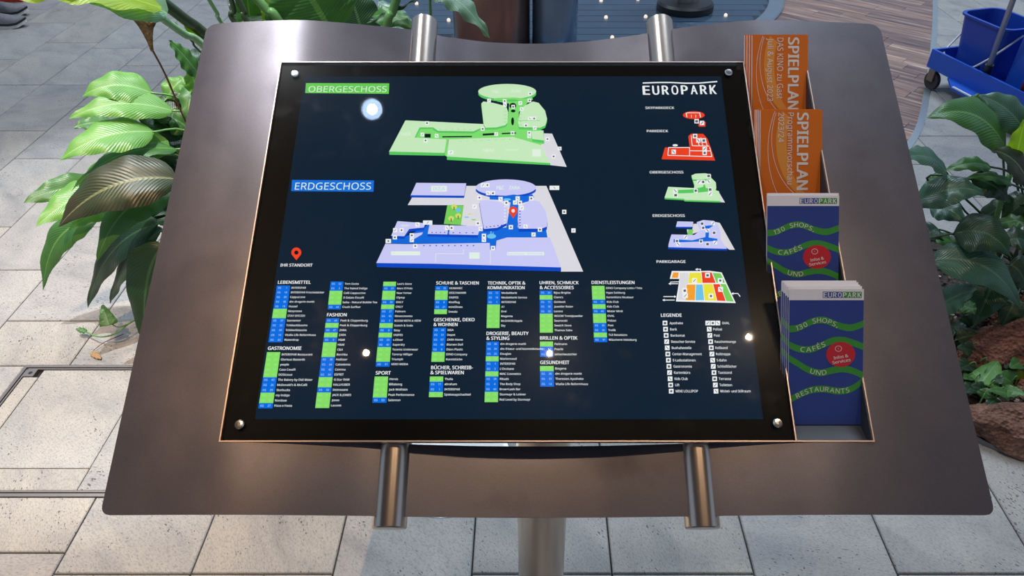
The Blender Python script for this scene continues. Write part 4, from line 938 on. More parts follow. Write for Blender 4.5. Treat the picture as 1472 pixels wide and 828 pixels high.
lily = thing('peace_lily', 'leafy peace lily with broad ribbed leaves spilling out left of the stand', 'plant', (-.82, 2.0, 0))
RT0 = lambda: (-.82 + random.uniform(-.09, .09), 2.0 + random.uniform(-.09, .09), .0)
left = [
 ((219, 134), 2.10, (118, 139), 2.02, .100, 'bright', .03, 0, 0), ((250, 160), 2.08, (99, 171), 1.95, .088, 'bright', .035, 0, 0),
 ((222, 190), 2.00, (86, 230), 1.84, .115, 'bright', .03, .1, 0), ((165, 178), 2.08, (105, 184), 2.0, .06, 'mid', .01, 0, 0),
 ((245, 214), 2.02, (150, 214), 1.95, .10, 'bright', .02, 0, 0), ((240, 142), 2.15, (268, 112), 2.2, .07, 'bright', .01, 0, 0),
 ((288, 110), 2.12, (242, 58), 2.08, .060, 'mid', .01, .3, 0), ((284, 130), 2.14, (270, 92), 2.1, .06, 'bright', .0, .4, 0),
 ((282, 122), 2.16, (270, 176), 2.05, .07, 'mid', .02, .3, 0), ((256, 215), 2.0, (103, 275), 1.85, .07, 'mid', .05, .4, 0),
 ((205, 232), 1.97, (113, 272), 1.86, .10, 'bright', .02, 0, 0), ((256, 258), 1.84, (84, 326), 1.70, .145, 'brown', .055, -.1, 0),
 ((150, 268), 1.96, (34, 292), 1.82, .085, 'mid', .02, -.2, 0), ((160, 266), 1.93, (52, 326), 1.74, .105, 'bright', .02, .1, 0),
 ((250, 276), 1.88, (130, 356), 1.72, .100, 'mid', .045, -.15, .05), ((190, 300), 1.93, (95, 332), 1.84, .05, 'bright', .02, .1, 0),
 ((140, 318), 1.95, (51, 396), 1.90, .095, 'mid', .055, -.1, .06), ((228, 322), 1.85, (118, 425), 1.86, .105, 'dark', .05, 0, .05),
 ((232, 332), 1.82, (152, 423), 1.83, .105, 'dark', .03, .3, .04), ((236, 352), 1.78, (202, 484), 1.68, .125, 'dark', .05, -.1, .04),
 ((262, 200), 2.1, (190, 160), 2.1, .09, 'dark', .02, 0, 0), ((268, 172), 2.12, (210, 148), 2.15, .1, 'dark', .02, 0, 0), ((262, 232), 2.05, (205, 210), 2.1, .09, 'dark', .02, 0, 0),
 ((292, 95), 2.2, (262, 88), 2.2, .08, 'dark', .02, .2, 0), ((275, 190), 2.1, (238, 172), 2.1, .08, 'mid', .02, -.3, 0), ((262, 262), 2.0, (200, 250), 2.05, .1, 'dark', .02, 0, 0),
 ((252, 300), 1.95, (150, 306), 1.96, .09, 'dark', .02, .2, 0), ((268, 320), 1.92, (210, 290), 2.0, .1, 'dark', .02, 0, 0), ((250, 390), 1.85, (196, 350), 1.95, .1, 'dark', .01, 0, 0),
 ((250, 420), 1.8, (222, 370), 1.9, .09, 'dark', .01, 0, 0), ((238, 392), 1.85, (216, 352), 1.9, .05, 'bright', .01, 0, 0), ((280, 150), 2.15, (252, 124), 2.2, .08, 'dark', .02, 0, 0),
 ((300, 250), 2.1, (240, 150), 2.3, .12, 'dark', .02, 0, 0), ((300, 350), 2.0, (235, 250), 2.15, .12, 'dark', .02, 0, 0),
]
for bp, bd, tp, td, w, mt, ar, ro, dr in left:
    leaf(lily, LD(bp, bd), LD(tp, td), w, mt, ar, ro, root=RT0(), droop=dr, label='leaf with brown shade put into its colour' if mt == 'brown' else None)
# withered flower
p0, p1, p2 = LD((272, 184), 2.02), LD((238, 108), 2.0), LD((218, 70), 1.98)
MB().tube(spline([Vector(RT0()), p0 + Vector((.05, 0, -.15)), p0, p1, p2], 6), .0028, 7).build('flower_stalk', stem_b, lily, smooth=True, label='thin brown stalk')
fa, fb = LD((219, 74), 1.98), LD((206, 22), 1.96)
ax = (fb - fa).normalized(); sx_ = ax.cross(Vector((0, 1, 0))).normalized(); sy_ = ax.cross(sx_); mb = MB(); vs = []; SG = 22
for i, (t_, r_) in enumerate(((0, .004), (.2, .007), (.42, .012), (.62, .018), (.8, .026), (.92, .034), (1.0, .040))):
    for k in range(SG):
        an = 2 * math.pi * k / SG; j = 1 + (.16 * math.sin(an * 3 + 1) + .10 * math.sin(an * 7) + .06 * math.sin(an * 11 + i)) * t_
        top_ = .010 * math.sin(an * 2 + .6) * t_ + .004 * math.sin(an * 9) * t_
        vs.append(fa + ax * ((fb - fa).length * t_ + top_) + sx_ * (r_ * j * math.cos(an)) + sy_ * (r_ * .45 * j * math.sin(an)))
mb.add(vs, [(i * SG + k, i * SG + (k + 1) % SG, (i + 1) * SG + (k + 1) % SG, (i + 1) * SG + k) for i in range(6) for k in range(SG)])
mb.build('withered_flower', rock_mat('dry_petal', (.26, .15, .06), (.50, .34, .18), 40), lily, smooth=True, label='dry brown trumpet flower')
# little vine on the tiles
vine = thing('trailing_vine', 'thin green vine with one small round leaf trailing over the tiles', 'plant', on_floor(190, 465))
MB().tube(spline([on_floor(232, 440, .03), on_floor(190, 462, .06), on_floor(165, 480, .05), on_floor(142, 484, .03), on_floor(124, 477, .025)], 6), .0028, 7).build('stem', stem_m, vine, smooth=True)
MB().tube(spline([on_floor(188, 464, .06), on_floor(170, 470, .07), on_floor(158, 464, .085)], 5), .002, 6).build('stem', stem_m, vine, smooth=True)
leaf(vine, on_floor(157, 468, .09), on_floor(147, 438, .12), .042, 'mid', .0, 0, shape='heart')
leaf(vine, on_floor(124, 477, .025), on_floor(110, 472, .03), .018, 'mid', .0, 0, shape='x')
MB().tube(spline([on_floor(178, 480, .02), on_floor(150, 492, .012), on_floor(134, 504, .008)], 4), .0014, 5).build('dry_tendril', stem_b, vine, smooth=True)
leaf(vine, on_floor(131, 506, .006), on_floor(145, 516, .006), .018, 'dry', .002, 0, shape='x', label='dry brown leaf')

# giant-leaved plants behind the top of the stand
big = thing('bird_of_paradise', 'tall plant with thick stalks and huge paddle leaves behind the stand', 'plant', (-.55, 2.25, 0))
RB = lambda: Vector((-.60 + random.uniform(-.12, .12), 2.25 + random.uniform(-.1, .1), .0))
leaf(big, LD((232, 12), 1.78), LD((0, -5), 1.66), .105, 'lime', .03, .5, shape='x', ripple=.006, name='leaf', label='yellow-green backlit leaf')
leaf(big, LD((240, 20), 1.82), LD((10, -80), 1.66), .125, 'grey', .02, -.1, shape='x', ripple=.006, label='grey-green paddle leaf')
def stalk(a, Da, b, Db, r, mat, name='stalk'):
    A, B = LD(a, Da), LD(b, Db); r0 = RB()
    MB().tube(spline([r0, r0.lerp(A, .55) + Vector((.05, 0, .08)), A, A.lerp(B, .5), B], 6), [r * 1.2] * 8 + [r] * 17, 12).build(name, mat, big, smooth=True)
stalk((300, 74), 1.95, (224, 20), 1.82, .0095, stem_l); stalk((305, 58), 2.0, (222, -6), 1.85, .0150, stem_d)
leaf(big, LD((303, 70), 2.02), LD((232, 4), 1.88), .030, 'lime', .0, .2, shape='x', label='narrow olive leaf sheath')
stalk((326, 42), 2.2, (296, -8), 2.1, .0060, stem_l); stalk((343, 40), 2.2, (330, -10), 2.2, .0075, stem_d); stalk((362, 40), 2.2, (338, -10), 2.2, .0095, stem_d)
stalk((405, 38), 2.1, (362, -10), 2.1, .0125, stem_m); stalk((556, 44), 2.1, (574, -14), 2.1, .0125, stem_m); stalk((300, 84), 2.05, (250, 32), 2.0, .003, stem_d)
leaf(big, LD((362, 50), 2.3), LD((352, -30), 2.3), .07, 'mid', .0, .5, shape='x')
leaf(big, LD((400, 45), 2.3), LD((392, -40), 2.35), .10, 'lime', .0, .9, shape='x')
leaf(big, LD((478, 48), 2.2), LD((418, -50), 2.15), .27, 'mid', .0, -.35, shape='x', ripple=.012, label='broad shiny green leaf')
leaf(big, LD((440, 50), 2.3), LD((330, -5), 2.35), .16, 'dark', .0, 0, shape='x', ripple=.01)
leaf(big, LD((525, 60), 2.35), LD((500, -20), 2.4), .13, 'dark', .0, 0, shape='x')
leaf(big, LD((535, 24), 2.15), LD((600, 46), 2.1), .055, 'mid', .02, .2, shape='lance')
leaf(big, LD((590, 45), 2.25), LD((545, 2), 2.3), .07, 'blue', .0, .1, shape='x')
leaf(big, LD((616, -14), 2.1), LD((704, 55), 2.05), .075, 'grey', .035, -.3, shape='lance', ripple=.008, label='grey-green drooping leaf')
stalk((618, -14), 2.1, (617, -15), 2.1, .004, stem_m)
leaf(big, LD((527, 33), 2.1), LD((600, 0), 2.1), .012, 'dark', .0, 0, shape='x')

# plants at right
rl = thing('peace_lily', 'dark leafy peace lily with drooping ribbed leaves right of the stand', 'plant', (1.72, 1.98, 0.03))
RR = lambda: (1.72 + random.uniform(-.12, .12), 1.98 + random.uniform(-.1, .1), .03)
right = [
 ((1446, 214), 1.98, (1336, 160), 1.92, .125, 'mid', .05, -.1, .02), ((1474, 190), 2.0, (1406, 138), 2.05, .10, 'blue', .02, 0, 0),
 ((1420, 160), 2.1, (1396, 138), 2.12, .05, 'mid', .01, 0, 0), ((1458, 236), 1.95, (1474, 170), 1.95, .06, 'lime', .0, .3, 0),
 ((1478, 262), 1.9, (1428, 216), 1.9, .085, 'brown', .02, 0, 0), ((1362, 250), 1.95, (1296, 228), 1.85, .095, 'blue', .03, 0, 0),
 ((1316, 292), 1.9, (1415, 280), 1.85, .095, 'blue', .035, 0, 0), ((1424, 240), 1.98, (1356, 247), 1.95, .05, 'mid', .02, 0, 0),
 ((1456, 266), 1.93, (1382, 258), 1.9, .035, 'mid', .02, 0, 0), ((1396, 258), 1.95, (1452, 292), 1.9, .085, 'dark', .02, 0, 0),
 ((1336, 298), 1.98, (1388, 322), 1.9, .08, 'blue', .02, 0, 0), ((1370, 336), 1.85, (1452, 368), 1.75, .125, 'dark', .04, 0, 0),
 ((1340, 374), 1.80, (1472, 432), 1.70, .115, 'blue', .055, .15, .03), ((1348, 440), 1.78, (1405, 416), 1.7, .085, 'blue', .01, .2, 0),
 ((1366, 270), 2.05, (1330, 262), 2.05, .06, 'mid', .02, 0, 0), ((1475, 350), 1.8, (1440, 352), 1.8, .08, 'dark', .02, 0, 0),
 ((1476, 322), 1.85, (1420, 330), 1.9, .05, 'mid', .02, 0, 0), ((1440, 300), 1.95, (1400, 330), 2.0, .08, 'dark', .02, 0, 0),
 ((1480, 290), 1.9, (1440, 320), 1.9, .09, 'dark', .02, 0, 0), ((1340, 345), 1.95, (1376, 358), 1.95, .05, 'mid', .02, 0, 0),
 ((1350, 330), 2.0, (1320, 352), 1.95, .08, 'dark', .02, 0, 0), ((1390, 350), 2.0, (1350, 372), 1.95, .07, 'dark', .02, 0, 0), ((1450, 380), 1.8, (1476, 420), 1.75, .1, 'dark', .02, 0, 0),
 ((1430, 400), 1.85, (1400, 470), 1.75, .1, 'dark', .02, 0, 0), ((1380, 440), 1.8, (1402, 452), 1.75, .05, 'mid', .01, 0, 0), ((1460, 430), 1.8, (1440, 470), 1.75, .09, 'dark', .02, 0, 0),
 ((1500, 200), 2.0, (1560, 170), 1.9, .12, 'mid', .04, 0, 0), ((1500, 300), 1.9, (1580, 320), 1.8, .12, 'blue', .04, 0, 0), ((1490, 380), 1.85, (1570, 420), 1.75, .12, 'dark', .04, 0, 0),
]
for bp, bd, tp, td, w, mt, ar, ro, dr in right:
    leaf(rl, LD(bp, bd), LD(tp, td), w, mt, ar, ro, root=RR(), droop=dr, stem=stem_d, label='leaf with brown shade put into its colour' if mt == 'brown' else None)
MB().tube(spline([Vector((1.62, 1.95, .03)), LD((1430, 330), 1.93), LD((1452, 250), 1.95)], 6), .008, 8).build('thick_stalk', stem_m, rl, smooth=True)
ivy = thing('devils_ivy', 'low ivy with small heart-shaped leaves between the red rocks', 'plant', on_floor(1425, 560, .03))
iv = [((1410, 552), (1435, 519), .058, 'bright', .05), ((1455, 552), (1434, 540), .055, 'mid', .04), ((1452, 568), (1420, 561), .028, 'mid', .05), ((1440, 562), (1474, 568), .035, 'mid', .05),
      ((1476, 518), (1452, 529), .045, 'mid', .06), ((1458, 508), (1445, 530), .035, 'brown', .05), ((1402, 540), (1386, 545), .04, 'mid', .03), ((1404, 552), (1388, 565), .045, 'dark', .03),
      ((1420, 566), (1396, 555), .045, 'dark', .03), ((1435, 574), (1418, 584), .035, 'dark', .03), ((1376, 488), (1412, 482), .055, 'dark', .05), ((1404, 508), (1376, 500), .045, 'dark', .05),
      ((1430, 478), (1428, 494), .035, 'dark', .06), ((1420, 540), (1440, 552), .04, 'dark', .05), ((1412, 572), (1420, 558), .03, 'mid', .04), ((1470, 545), (1462, 530), .03, 'lime', .04), ((1400, 525), (1380, 530), .05, 'dark', .04), ((1395, 470), (1380, 455), .05, 'dark', .05), ((1365, 470), (1390, 475), .05, 'dark', .04)]
for a_, b_, w, mt, z in iv:
    A, B = on_floor(*a_, z + .02), on_floor(*b_, z + .045)
    leaf(ivy, A, B, w * 1.15, mt, .006, random.uniform(-.2, .2), shape='heart', ripple=.0015, root=(A.x + random.uniform(-.04, .04), A.y + random.uniform(-.02, .05), .02), stem_r=.0016)

# ------------------------------------------------------------------ planting bed: soil, edge, rocks
BED = [Vector(p) for p in [(1.36, 1.345), (1.50, 1.275), (1.75, 1.18), (2.15, 1.15), (2.45, 1.45), (2.5, 1.95), (2.2, 2.32), (1.75, 2.40), (1.2, 2.40), (.4, 2.50), (-.4, 2.50), (-.85, 2.38), (-1.0, 2.1), (-.98, 1.85), (-.8, 1.66), (-.3, 1.60), (.5, 1.62), (1.1, 1.50)]]
bs = spline(BED, 5, True)
cx0 = sum((p for p in bs), Vector((0, 0))) / len(bs)
from mathutils import noise
bm = bmesh.new()
def inside(p, poly):
    c = False
    for i in range(len(poly)):
        a, b = poly[i], poly[i - 1]
        if (a.y > p.y) != (b.y > p.y) and p.x < (b.x - a.x) * (p.y - a.y) / (b.y - a.y) + a.x: c = not c
    return c
res = .035; nx, ny = int(3.7 / res), int(1.5 / res); grid = {}
mbs = MB(); vi = {}
def dist_edge(p): return min((p - q).length for q in bs)
for i in range(nx):
    for j in range(ny):
        p = Vector((-1.1 + i * res, 1.1 + j * res))
        if inside(p, bs):
            d = dist_edge(p); z = .006 + min(.028, d * .25) + .012 * noise.noise(Vector((p.x * 9, p.y * 9, 0))) * min(1, d * 12) + .006 * noise.noise(Vector((p.x * 40, p.y * 40, 3))) * min(1, d * 12)
            vi[(i, j)] = len(mbs.v); mbs.v.append((p.x, p.y, z))
for (i, j) in list(vi):
    if all(k in vi for k in ((i + 1, j), (i, j + 1), (i + 1, j + 1))):
        mbs.f.append((vi[(i, j)], vi[(i + 1, j)], vi[(i + 1, j + 1)], vi[(i, j + 1)])); mbs.m.append(0)
mbs2 = MB(); mbs2.prism([(p.x, p.y) for p in bs], .0012, .0055); mbs.add(mbs2.v, mbs2.f)
soil_m = rock_mat('soil', (.035, .022, .015), (.09, .06, .045), 60)
bed = mbs.build('planting_bed', soil_m, None, smooth=False); bed['kind'] = 'structure'; bed['label'] = 'dark bark-covered planting bed behind the stand'
mb = MB(); ribbon(mb, bs, .007, -.005, .016, True); mb.build('bed_edging', plain('bed_edge_metal', (.20, .21, .21), .45, .6, var=.2, bscale=20), bed, label='thin curved metal bed edge')
# bark chips as one mass
chips = MB()
for k in range(2600):
    p = Vector((random.uniform(1.2, 2.3), random.uniform(1.15, 2.2))) if k > 250 else Vector((random.uniform(-.95, 1.2), random.uniform(1.6, 2.4)))
    if not inside(p, bs) or dist_edge(p) < .015: continue
    s = random.uniform(.004, .013); Mc = Matrix.Translation((p.x, p.y, .012 + min(.028, dist_edge(p) * .25) + random.uniform(0, .006))) @ Matrix.Rotation(random.uniform(0, 6.28), 4, 'Z') @ Matrix.Rotation(random.uniform(-.7, .7), 4, 'X')
    chips.box(-s, s, -s * .4, s * .4, -.0012, .0012, Mc, mi=random.choice((0, 0, 0, 1, 1, 2)))
ch = chips.build('bark_chips', [plain('bark_dark', (.045, .028, .018), .9), plain('bark_brown', (.12, .07, .045), .9), plain('bark_pale', (.42, .33, .26), .9)], None)
tag(ch, 'brown and pale bark chips scattered over the planting bed', 'bark mulch', kind='stuff')
def rock(px, D, sx, sy, sz, seed, mat, label, rotz=0, z=None):
    p = on_floor(*px, .04) if z is None else on_floor(*px, z)
    bm = bmesh.new(); bmesh.ops.create_icosphere(bm, subdivisions=5, radius=1)
    for v in bm.verts:
        n = v.co.normalized(); o = Vector((seed * 7.1, seed * 3.3, seed))
        r = 1 + .26 * noise.noise(n * 1.3 + o) + .13 * noise.noise(n * 3.1 + o) + .06 * noise.noise(n * 8 + o) + .03 * noise.noise(n * 20 + o)
        v.co = Vector((n.x * sx, n.y * sy, n.z * sz)) * r
        if v.co.z < -.03: v.co.z = -.03 - (v.co.z + .03) * -.1
    me = bpy.data.meshes.new('rock'); bm.to_mesh(me); bm.free(); me.materials.append(mat)
    for f in me.polygons: f.use_smooth = True
    o = bpy.data.objects.new('rock', me); COL.objects.link(o); o.location = (p.x, p.y, max(.03, p.z * 0 + .035)); o.rotation_euler = (0, 0, rotz)
    return tag(o, label, 'rock', 'red lava rocks in the bed')
red_rock = rock_mat('lava_rock_red', (.15, .055, .032), (.33, .14, .085)); brown_rock = rock_mat('lava_rock_brown', (.17, .08, .05), (.36, .21, .15), 9)
rock((1487, 618), 0, .19, .085, .075, 1, brown_rock, 'smooth reddish brown rock at the front edge of the bed', -.25)
rock((1455, 515), 0, .14, .10, .13, 2, red_rock, 'rough dark red rock behind the small ivy leaves', .3)
rock((1490, 478), 0, .13, .12, .13, 3, red_rock, 'rough red rock touching the right picture edge', 0)
rock((1405, 520), 0, .07, .06, .05, 4, red_rock, 'small dark rock half hidden by ivy beside the board', 1)
rock((1492, 560), 0, .08, .06, .055, 5, red_rock, 'small rock between the ivy and the front rock', 1)
wire = MB().tube(spline([on_floor(1480, 655, .02), on_floor(1455, 645, .018), on_floor(1436, 637, .018), on_floor(1432, 632, .02), on_floor(1437, 630, .022), on_floor(1455, 636, .022), on_floor(1482, 648, .024)], 6), .0022, 7).build('wire_loop', plain('wire', (.6, .55, .5), .4, .6), None, smooth=True)
tag(wire, 'thin pale wire loop lying on the bark chips', 'wire')

# ------------------------------------------------------------------ water basin and columns
BC = Vector((.33, 6.02)); BR0 = 1.53
basin = thing('water_basin', 'round shallow mirror-like water basin with steel rim behind the stand', 'basin', (BC.x, BC.y, 0))
bt = plain('basin_slate', (.085, .12, .16), .25, var=.12, bscale=5)
yy = BC.y - BR0; 
while yy < BC.y + BR0:
    hh = .13; a0 = max(0, BR0 ** 2 - max(abs(yy - BC.y), abs(yy + hh - BC.y)) ** 2) ** .5
    if a0 > .1: MB().box(BC.x - a0, BC.x + a0, yy + .006, yy + hh - .006, .001, .006, bev=.001).build('slate_strip', bt, basin)
    yy += hh
MB().lathe([(.0001, .0015), (BR0, .0015), (BR0, -.01)], (BC.x, BC.y, 0), 96).build('basin_floor', plain('basin_floor', (.008, .01, .012), .6), basin)
wm, nt, b = newmat('water'); nt.nodes.remove(b)
tr_ = N(nt, 'ShaderNodeBsdfTransparent'); tr_.inputs[0].default_value = (.78, .86, .92, 1); gl_ = N(nt, 'ShaderNodeBsdfGlossy'); gl_.inputs['Roughness'].default_value = .03
fr_ = N(nt, 'ShaderNodeFresnel'); fr_.inputs['IOR'].default_value = 1.38; mx_ = N(nt, 'ShaderNodeMixShader')
nt.links.new(fr_.outputs[0], mx_.inputs[0]); nt.links.new(tr_.outputs[0], mx_.inputs[1]); nt.links.new(gl_.outputs[0], mx_.inputs[2]); nt.links.new(mx_.outputs[0], nt.nodes['Material Output'].inputs[0])
MB().lathe([(BR0, .012), (.0001, .012)], (BC.x, BC.y, 0), 96).build('water', wm, basin)
MB().lathe([(BR0 - .01, 0), (BR0 - .01, .016), (BR0, .022), (BR0 + .09, .022), (BR0 + .10, .016), (BR0 + .10, -.005)], (BC.x, BC.y, 0), 96).build('rim', plain('rim_steel', (.35, .42, .46), .3, .85, var=.12, bscale=12), basin)
dot_glow = emit('reflection_glow', (1.0, .80, .66), 1.0)  # glowing dots put in for ceiling lamps reflected in the water
for (x, y) in ((864, 2), (917, 0), (871, 26), (928, 25), (880, 55), (1043, 23), (599, 6), (645, 30), (958, 2), (987, 0)):
    p = on_floor(x, y, .007)
    if (Vector((p.x, p.y)) - BC).length < BR0 - .05:
        MB().lathe([(.0001, .026), (.006, .025), (.011, .020), (.013, .014), (.013, .004)], (p.x, p.y, 0), 12).build('reflection_dot', dot_glow, basin)
bronze = plain('bronze_cladding', (.26, .17, .14), .22, .8, var=.25, bscale=4); slate_s = plain('blue_grey_cladding', (.18, .28, .40), .25, .6, var=.1, bscale=4)
def col_at(px, y, w, name, mat, label, z1=6.5, hs=1.0):
    p = on_floor(px, y); Zd = (p - CAM).dot(FW); r = w * Zd / FPX / 2
    o = MB().lathe([(r * 1.0, .0), (r, z1)], (p.x, p.y, 0), 48).build(name, mat, None, smooth=True); tag(o, label, 'column'); return o
col_at(708, 63, 108, 'column', bronze, 'brown clad round column put in the basin in place of its reflection, left one')  # both columns are put here to stand in for reflections in the water
col_at(797, 63, 64, 'column', slate_s, 'blue-grey round column put in the basin in place of its reflection, beside the brown one')
p = on_floor(984, 14)
lampc = thing('steel_bollard', 'steel post with a black round foot standing in the water basin', 'post', (p.x, p.y, 0))
MB().lathe([(.205, 0), (.205, .05), (.19, .065), (.11, .07), (.0001, .07)], (p.x, p.y, 0), 48).build('foot', M['black'], lampc, smooth=False, label='black round foot')
MB().lathe([(.10, .07), (.105, .16), (.105, 1.05), (.09, 1.08), (.0001, 1.08)], (p.x, p.y, 0), 32).build('post', M['bright_steel'], lampc, smooth=False)

# ------------------------------------------------------------------ cleaning cart at upper right
blue_p = plain('cart_blue_plastic', (.012, .085, .48), .38, var=.08, bscale=5); blue_d = plain('bucket_blue_plastic', (.010, .055, .36), .35, var=.05, bscale=5)
grey_m = plain('pole_grey', (.42, .43, .44), .35, .3); rub = plain('rubber', (.03, .03, .032), .6); white_pl = plain('handle_white', (.62, .63, .64), .45)
O_ = on_floor(1339, 74, .20); X_ = (on_floor(1452, 140, .15) - on_floor(1340, 84, .15)); X_.z = 0; X_.normalize(); Y_ = Vector((-X_.y, X_.x, 0))
if Y_.y < 0: Y_ = -Y_
cart = thing('cleaning_cart', 'blue plastic cleaning cart on small wheels at the upper right', 'cart', (O_.x, O_.y, 0))
CMt = Matrix(((*X_, 0), (*Y_, 0), (0, 0, 1, 0), (0, 0, 0, 1))).transposed(); CMt.translation = (O_.x, O_.y, 0)
mb = MB(); mb.box(0, 1.05, 0, .52, .115, .13, CMt); mb.box(0, 1.05, 0, .015, .13, .215, CMt); mb.box(0, 1.05, .505, .52, .13, .215, CMt); mb.box(0, .015, .015, .505, .13, .215, CMt); mb.box(1.035, 1.05, .015, .505, .13, .215, CMt)
for x in (.24, .58, .80): mb.box(x, x + .012, .015, .505, .13, .20, CMt)
mb.build('tray', blue_p, cart)
mb = MB(); mb.prism([(.17, 0), (.66, 0), (.60, -.07), (.54, -.09), (.30, -.09)], .105, .118, M=CMt); mb.build('bumper', blue_p, cart, label='blue bumper lip')
mb = MB(); mb.box(.30, .54, -.088, -.077, .118, .124, CMt); mb.build('bumper_edge', white_pl, cart)
for (x, y) in ((.055, .02), (.99, .02), (.055, .47), (.99, .47)):
    c = CMt @ Vector((x, y, .052)); w_ = MB(); Mw = Matrix.Translation(c) @ CMt.to_3x3().to_4x4() @ Matrix.Rotation(R(90), 4, 'X')
    w_.lathe([(.0001, -.014), (.04, -.014), (.05, -.011), (.05, .011), (.04, .014), (.0001, .014)], seg=24, M=Mw); wo = w_.build('wheel', rub, cart)
    MB().box(-.022, .022, -.026, -.018, .0, .063, Matrix.Translation(c) @ CMt.to_3x3().to_4x4()).build('fork', plain('fork_brown', (.16, .12, .10), .5), wo)
    MB().lathe([(.0001, -.017), (.02, -.017), (.022, -.0145)], seg=16, M=Mw).build('hub', grey_m, wo)
mb = MB(); mb.box(.42, 1.0, .12, .50, .13, .62, CMt, bev=.02); mb.build('storage_box', blue_p, cart, label='taller blue storage box')
mb = MB(); mb.box(.40, 1.02, .10, .52, .60, .66, CMt, bev=.01); mb.build('lid', blue_p, cart)
for y in (.06, .46): MB().tube([CMt @ Vector((1.0, y, .13)), CMt @ Vector((1.0, y, .95)), CMt @ Vector((.95, y, 1.0))], .012, 10).build('side_post', grey_m, cart, smooth=True)
# bucket standing in the tray
Bc = CMt @ Vector((.185, .205, .131))
bucket = thing('bucket', 'dark blue bucket with a white handle standing in the cleaning cart', 'bucket', Bc)
def rrect(a, b, r, n=6):
    out = []
    for cx_, cy_, a0 in ((a - r, b - r, 0), (-a + r, b - r, 90), (-a + r, -b + r, 180), (a - r, -b + r, 270)):
        for k in range(n + 1): t = R(a0 + 90 * k / n); out.append((cx_ + r * math.cos(t), cy_ + r * math.sin(t)))
    return out
def loft(mb, secs, M_):
    n = len(secs[0][0]); vs = []
    for pts, z in secs: vs += [M_ @ Vector((p[0], p[1], z)) for p in pts]
    fs = [tuple(range(n))[::-1]]
    for i in range(len(secs) - 1):
        for k in range(n): a, b = i * n + k, i * n + (k + 1) % n; fs.append((a, b, b + n, a + n))
    mb.add(vs, fs)
MBk = Matrix.Translation(Bc) @ CMt.to_3x3().to_4x4() @ Matrix.Diagonal((.87, .87, .95, 1))
mb = MB(); loft(mb, [(rrect(.145, .115, .05), 0), (rrect(.155, .122, .055), .10), (rrect(.185, .145, .07), .29), (rrect(.198, .158, .075), .295), (rrect(.198, .158, .075), .305), (rrect(.180, .140, .07), .305), (rrect(.150, .118, .055), .10), (rrect(.138, .108, .05), .01)], MBk)
mb.f.append(tuple(range(len(mb.v) - 28, len(mb.v)))); mb.m.append(0)
mb.build('body', blue_d, bucket, smooth=False)
mb = MB(); hp = [Vector((-.2, .02, .25)), Vector((-.225, -.06, .13)), Vector((-.19, -.16, .06)), Vector((-.08, -.21, .03)), Vector((.06, -.21, .05)), Vector((.16, -.17, .14)), Vector((.2, -.02, .27))]
mb.tube([MBk @ p for p in spline(hp, 5)], .0055, 8); mb.build('handle', white_pl, bucket, smooth=True, label='white wire handle')
MB().tube([MBk @ p for p in spline(hp[2:5], 5)], .011, 10).build('grip', plain('grip_grey', (.38, .39, .4), .5), bucket, smooth=True)
pole_ = thing('broom', 'grey broom pole clipped to the blue cleaning cart', 'broom', CMt @ Vector((.46, .02, .13)))
a_, b_ = at_depth(1420, 100, 3.68), at_depth(1458, -5, 3.60)
d_ = (b_ - a_).normalized()
MB().tube([a_, a_ + d_ * 1.1], .0135, 14).build('pole', grey_m, pole_, smooth=True)
MB().tube([a_ - d_ * .045, a_ + d_ * .03], .021, 12).build('socket', M['black'], pole_, smooth=False)
Mh = Matrix.Translation(a_ - d_ * .06) @ CMt.to_3x3().to_4x4()
MB().box(-.045, .045, -.02, .02, -.016, .012, Mh).build('head', M['black'], pole_)
bagm = thing('cloth', 'greyish brown folded mop cloth beside the bucket in the cart', 'cloth', CMt @ Vector((.50, .06, .13)))
mb = MB(); loft(mb, [(rrect(.045, .03, .02), 0), (rrect(.055, .04, .02), .08), (rrect(.05, .04, .02), .2), (rrect(.03, .03, .015), .26)], Matrix.Translation(CMt @ Vector((.68, .06, .132))) @ CMt.to_3x3().to_4x4()); mb.build('folded_cloth', plain('cloth_grey', (.16, .13, .12), .9, bump=.5), bagm, smooth=True)
mb = MB(); loft(mb, [(rrect(.02, .03, .012), 0), (rrect(.02, .04, .012), .22)], Matrix.Translation(CMt @ Vector((.60, .07, .132))) @ CMt.to_3x3().to_4x4()); mb.build('red_lining', plain('cloth_red', (.25, .02, .02), .8), bagm, smooth=True)

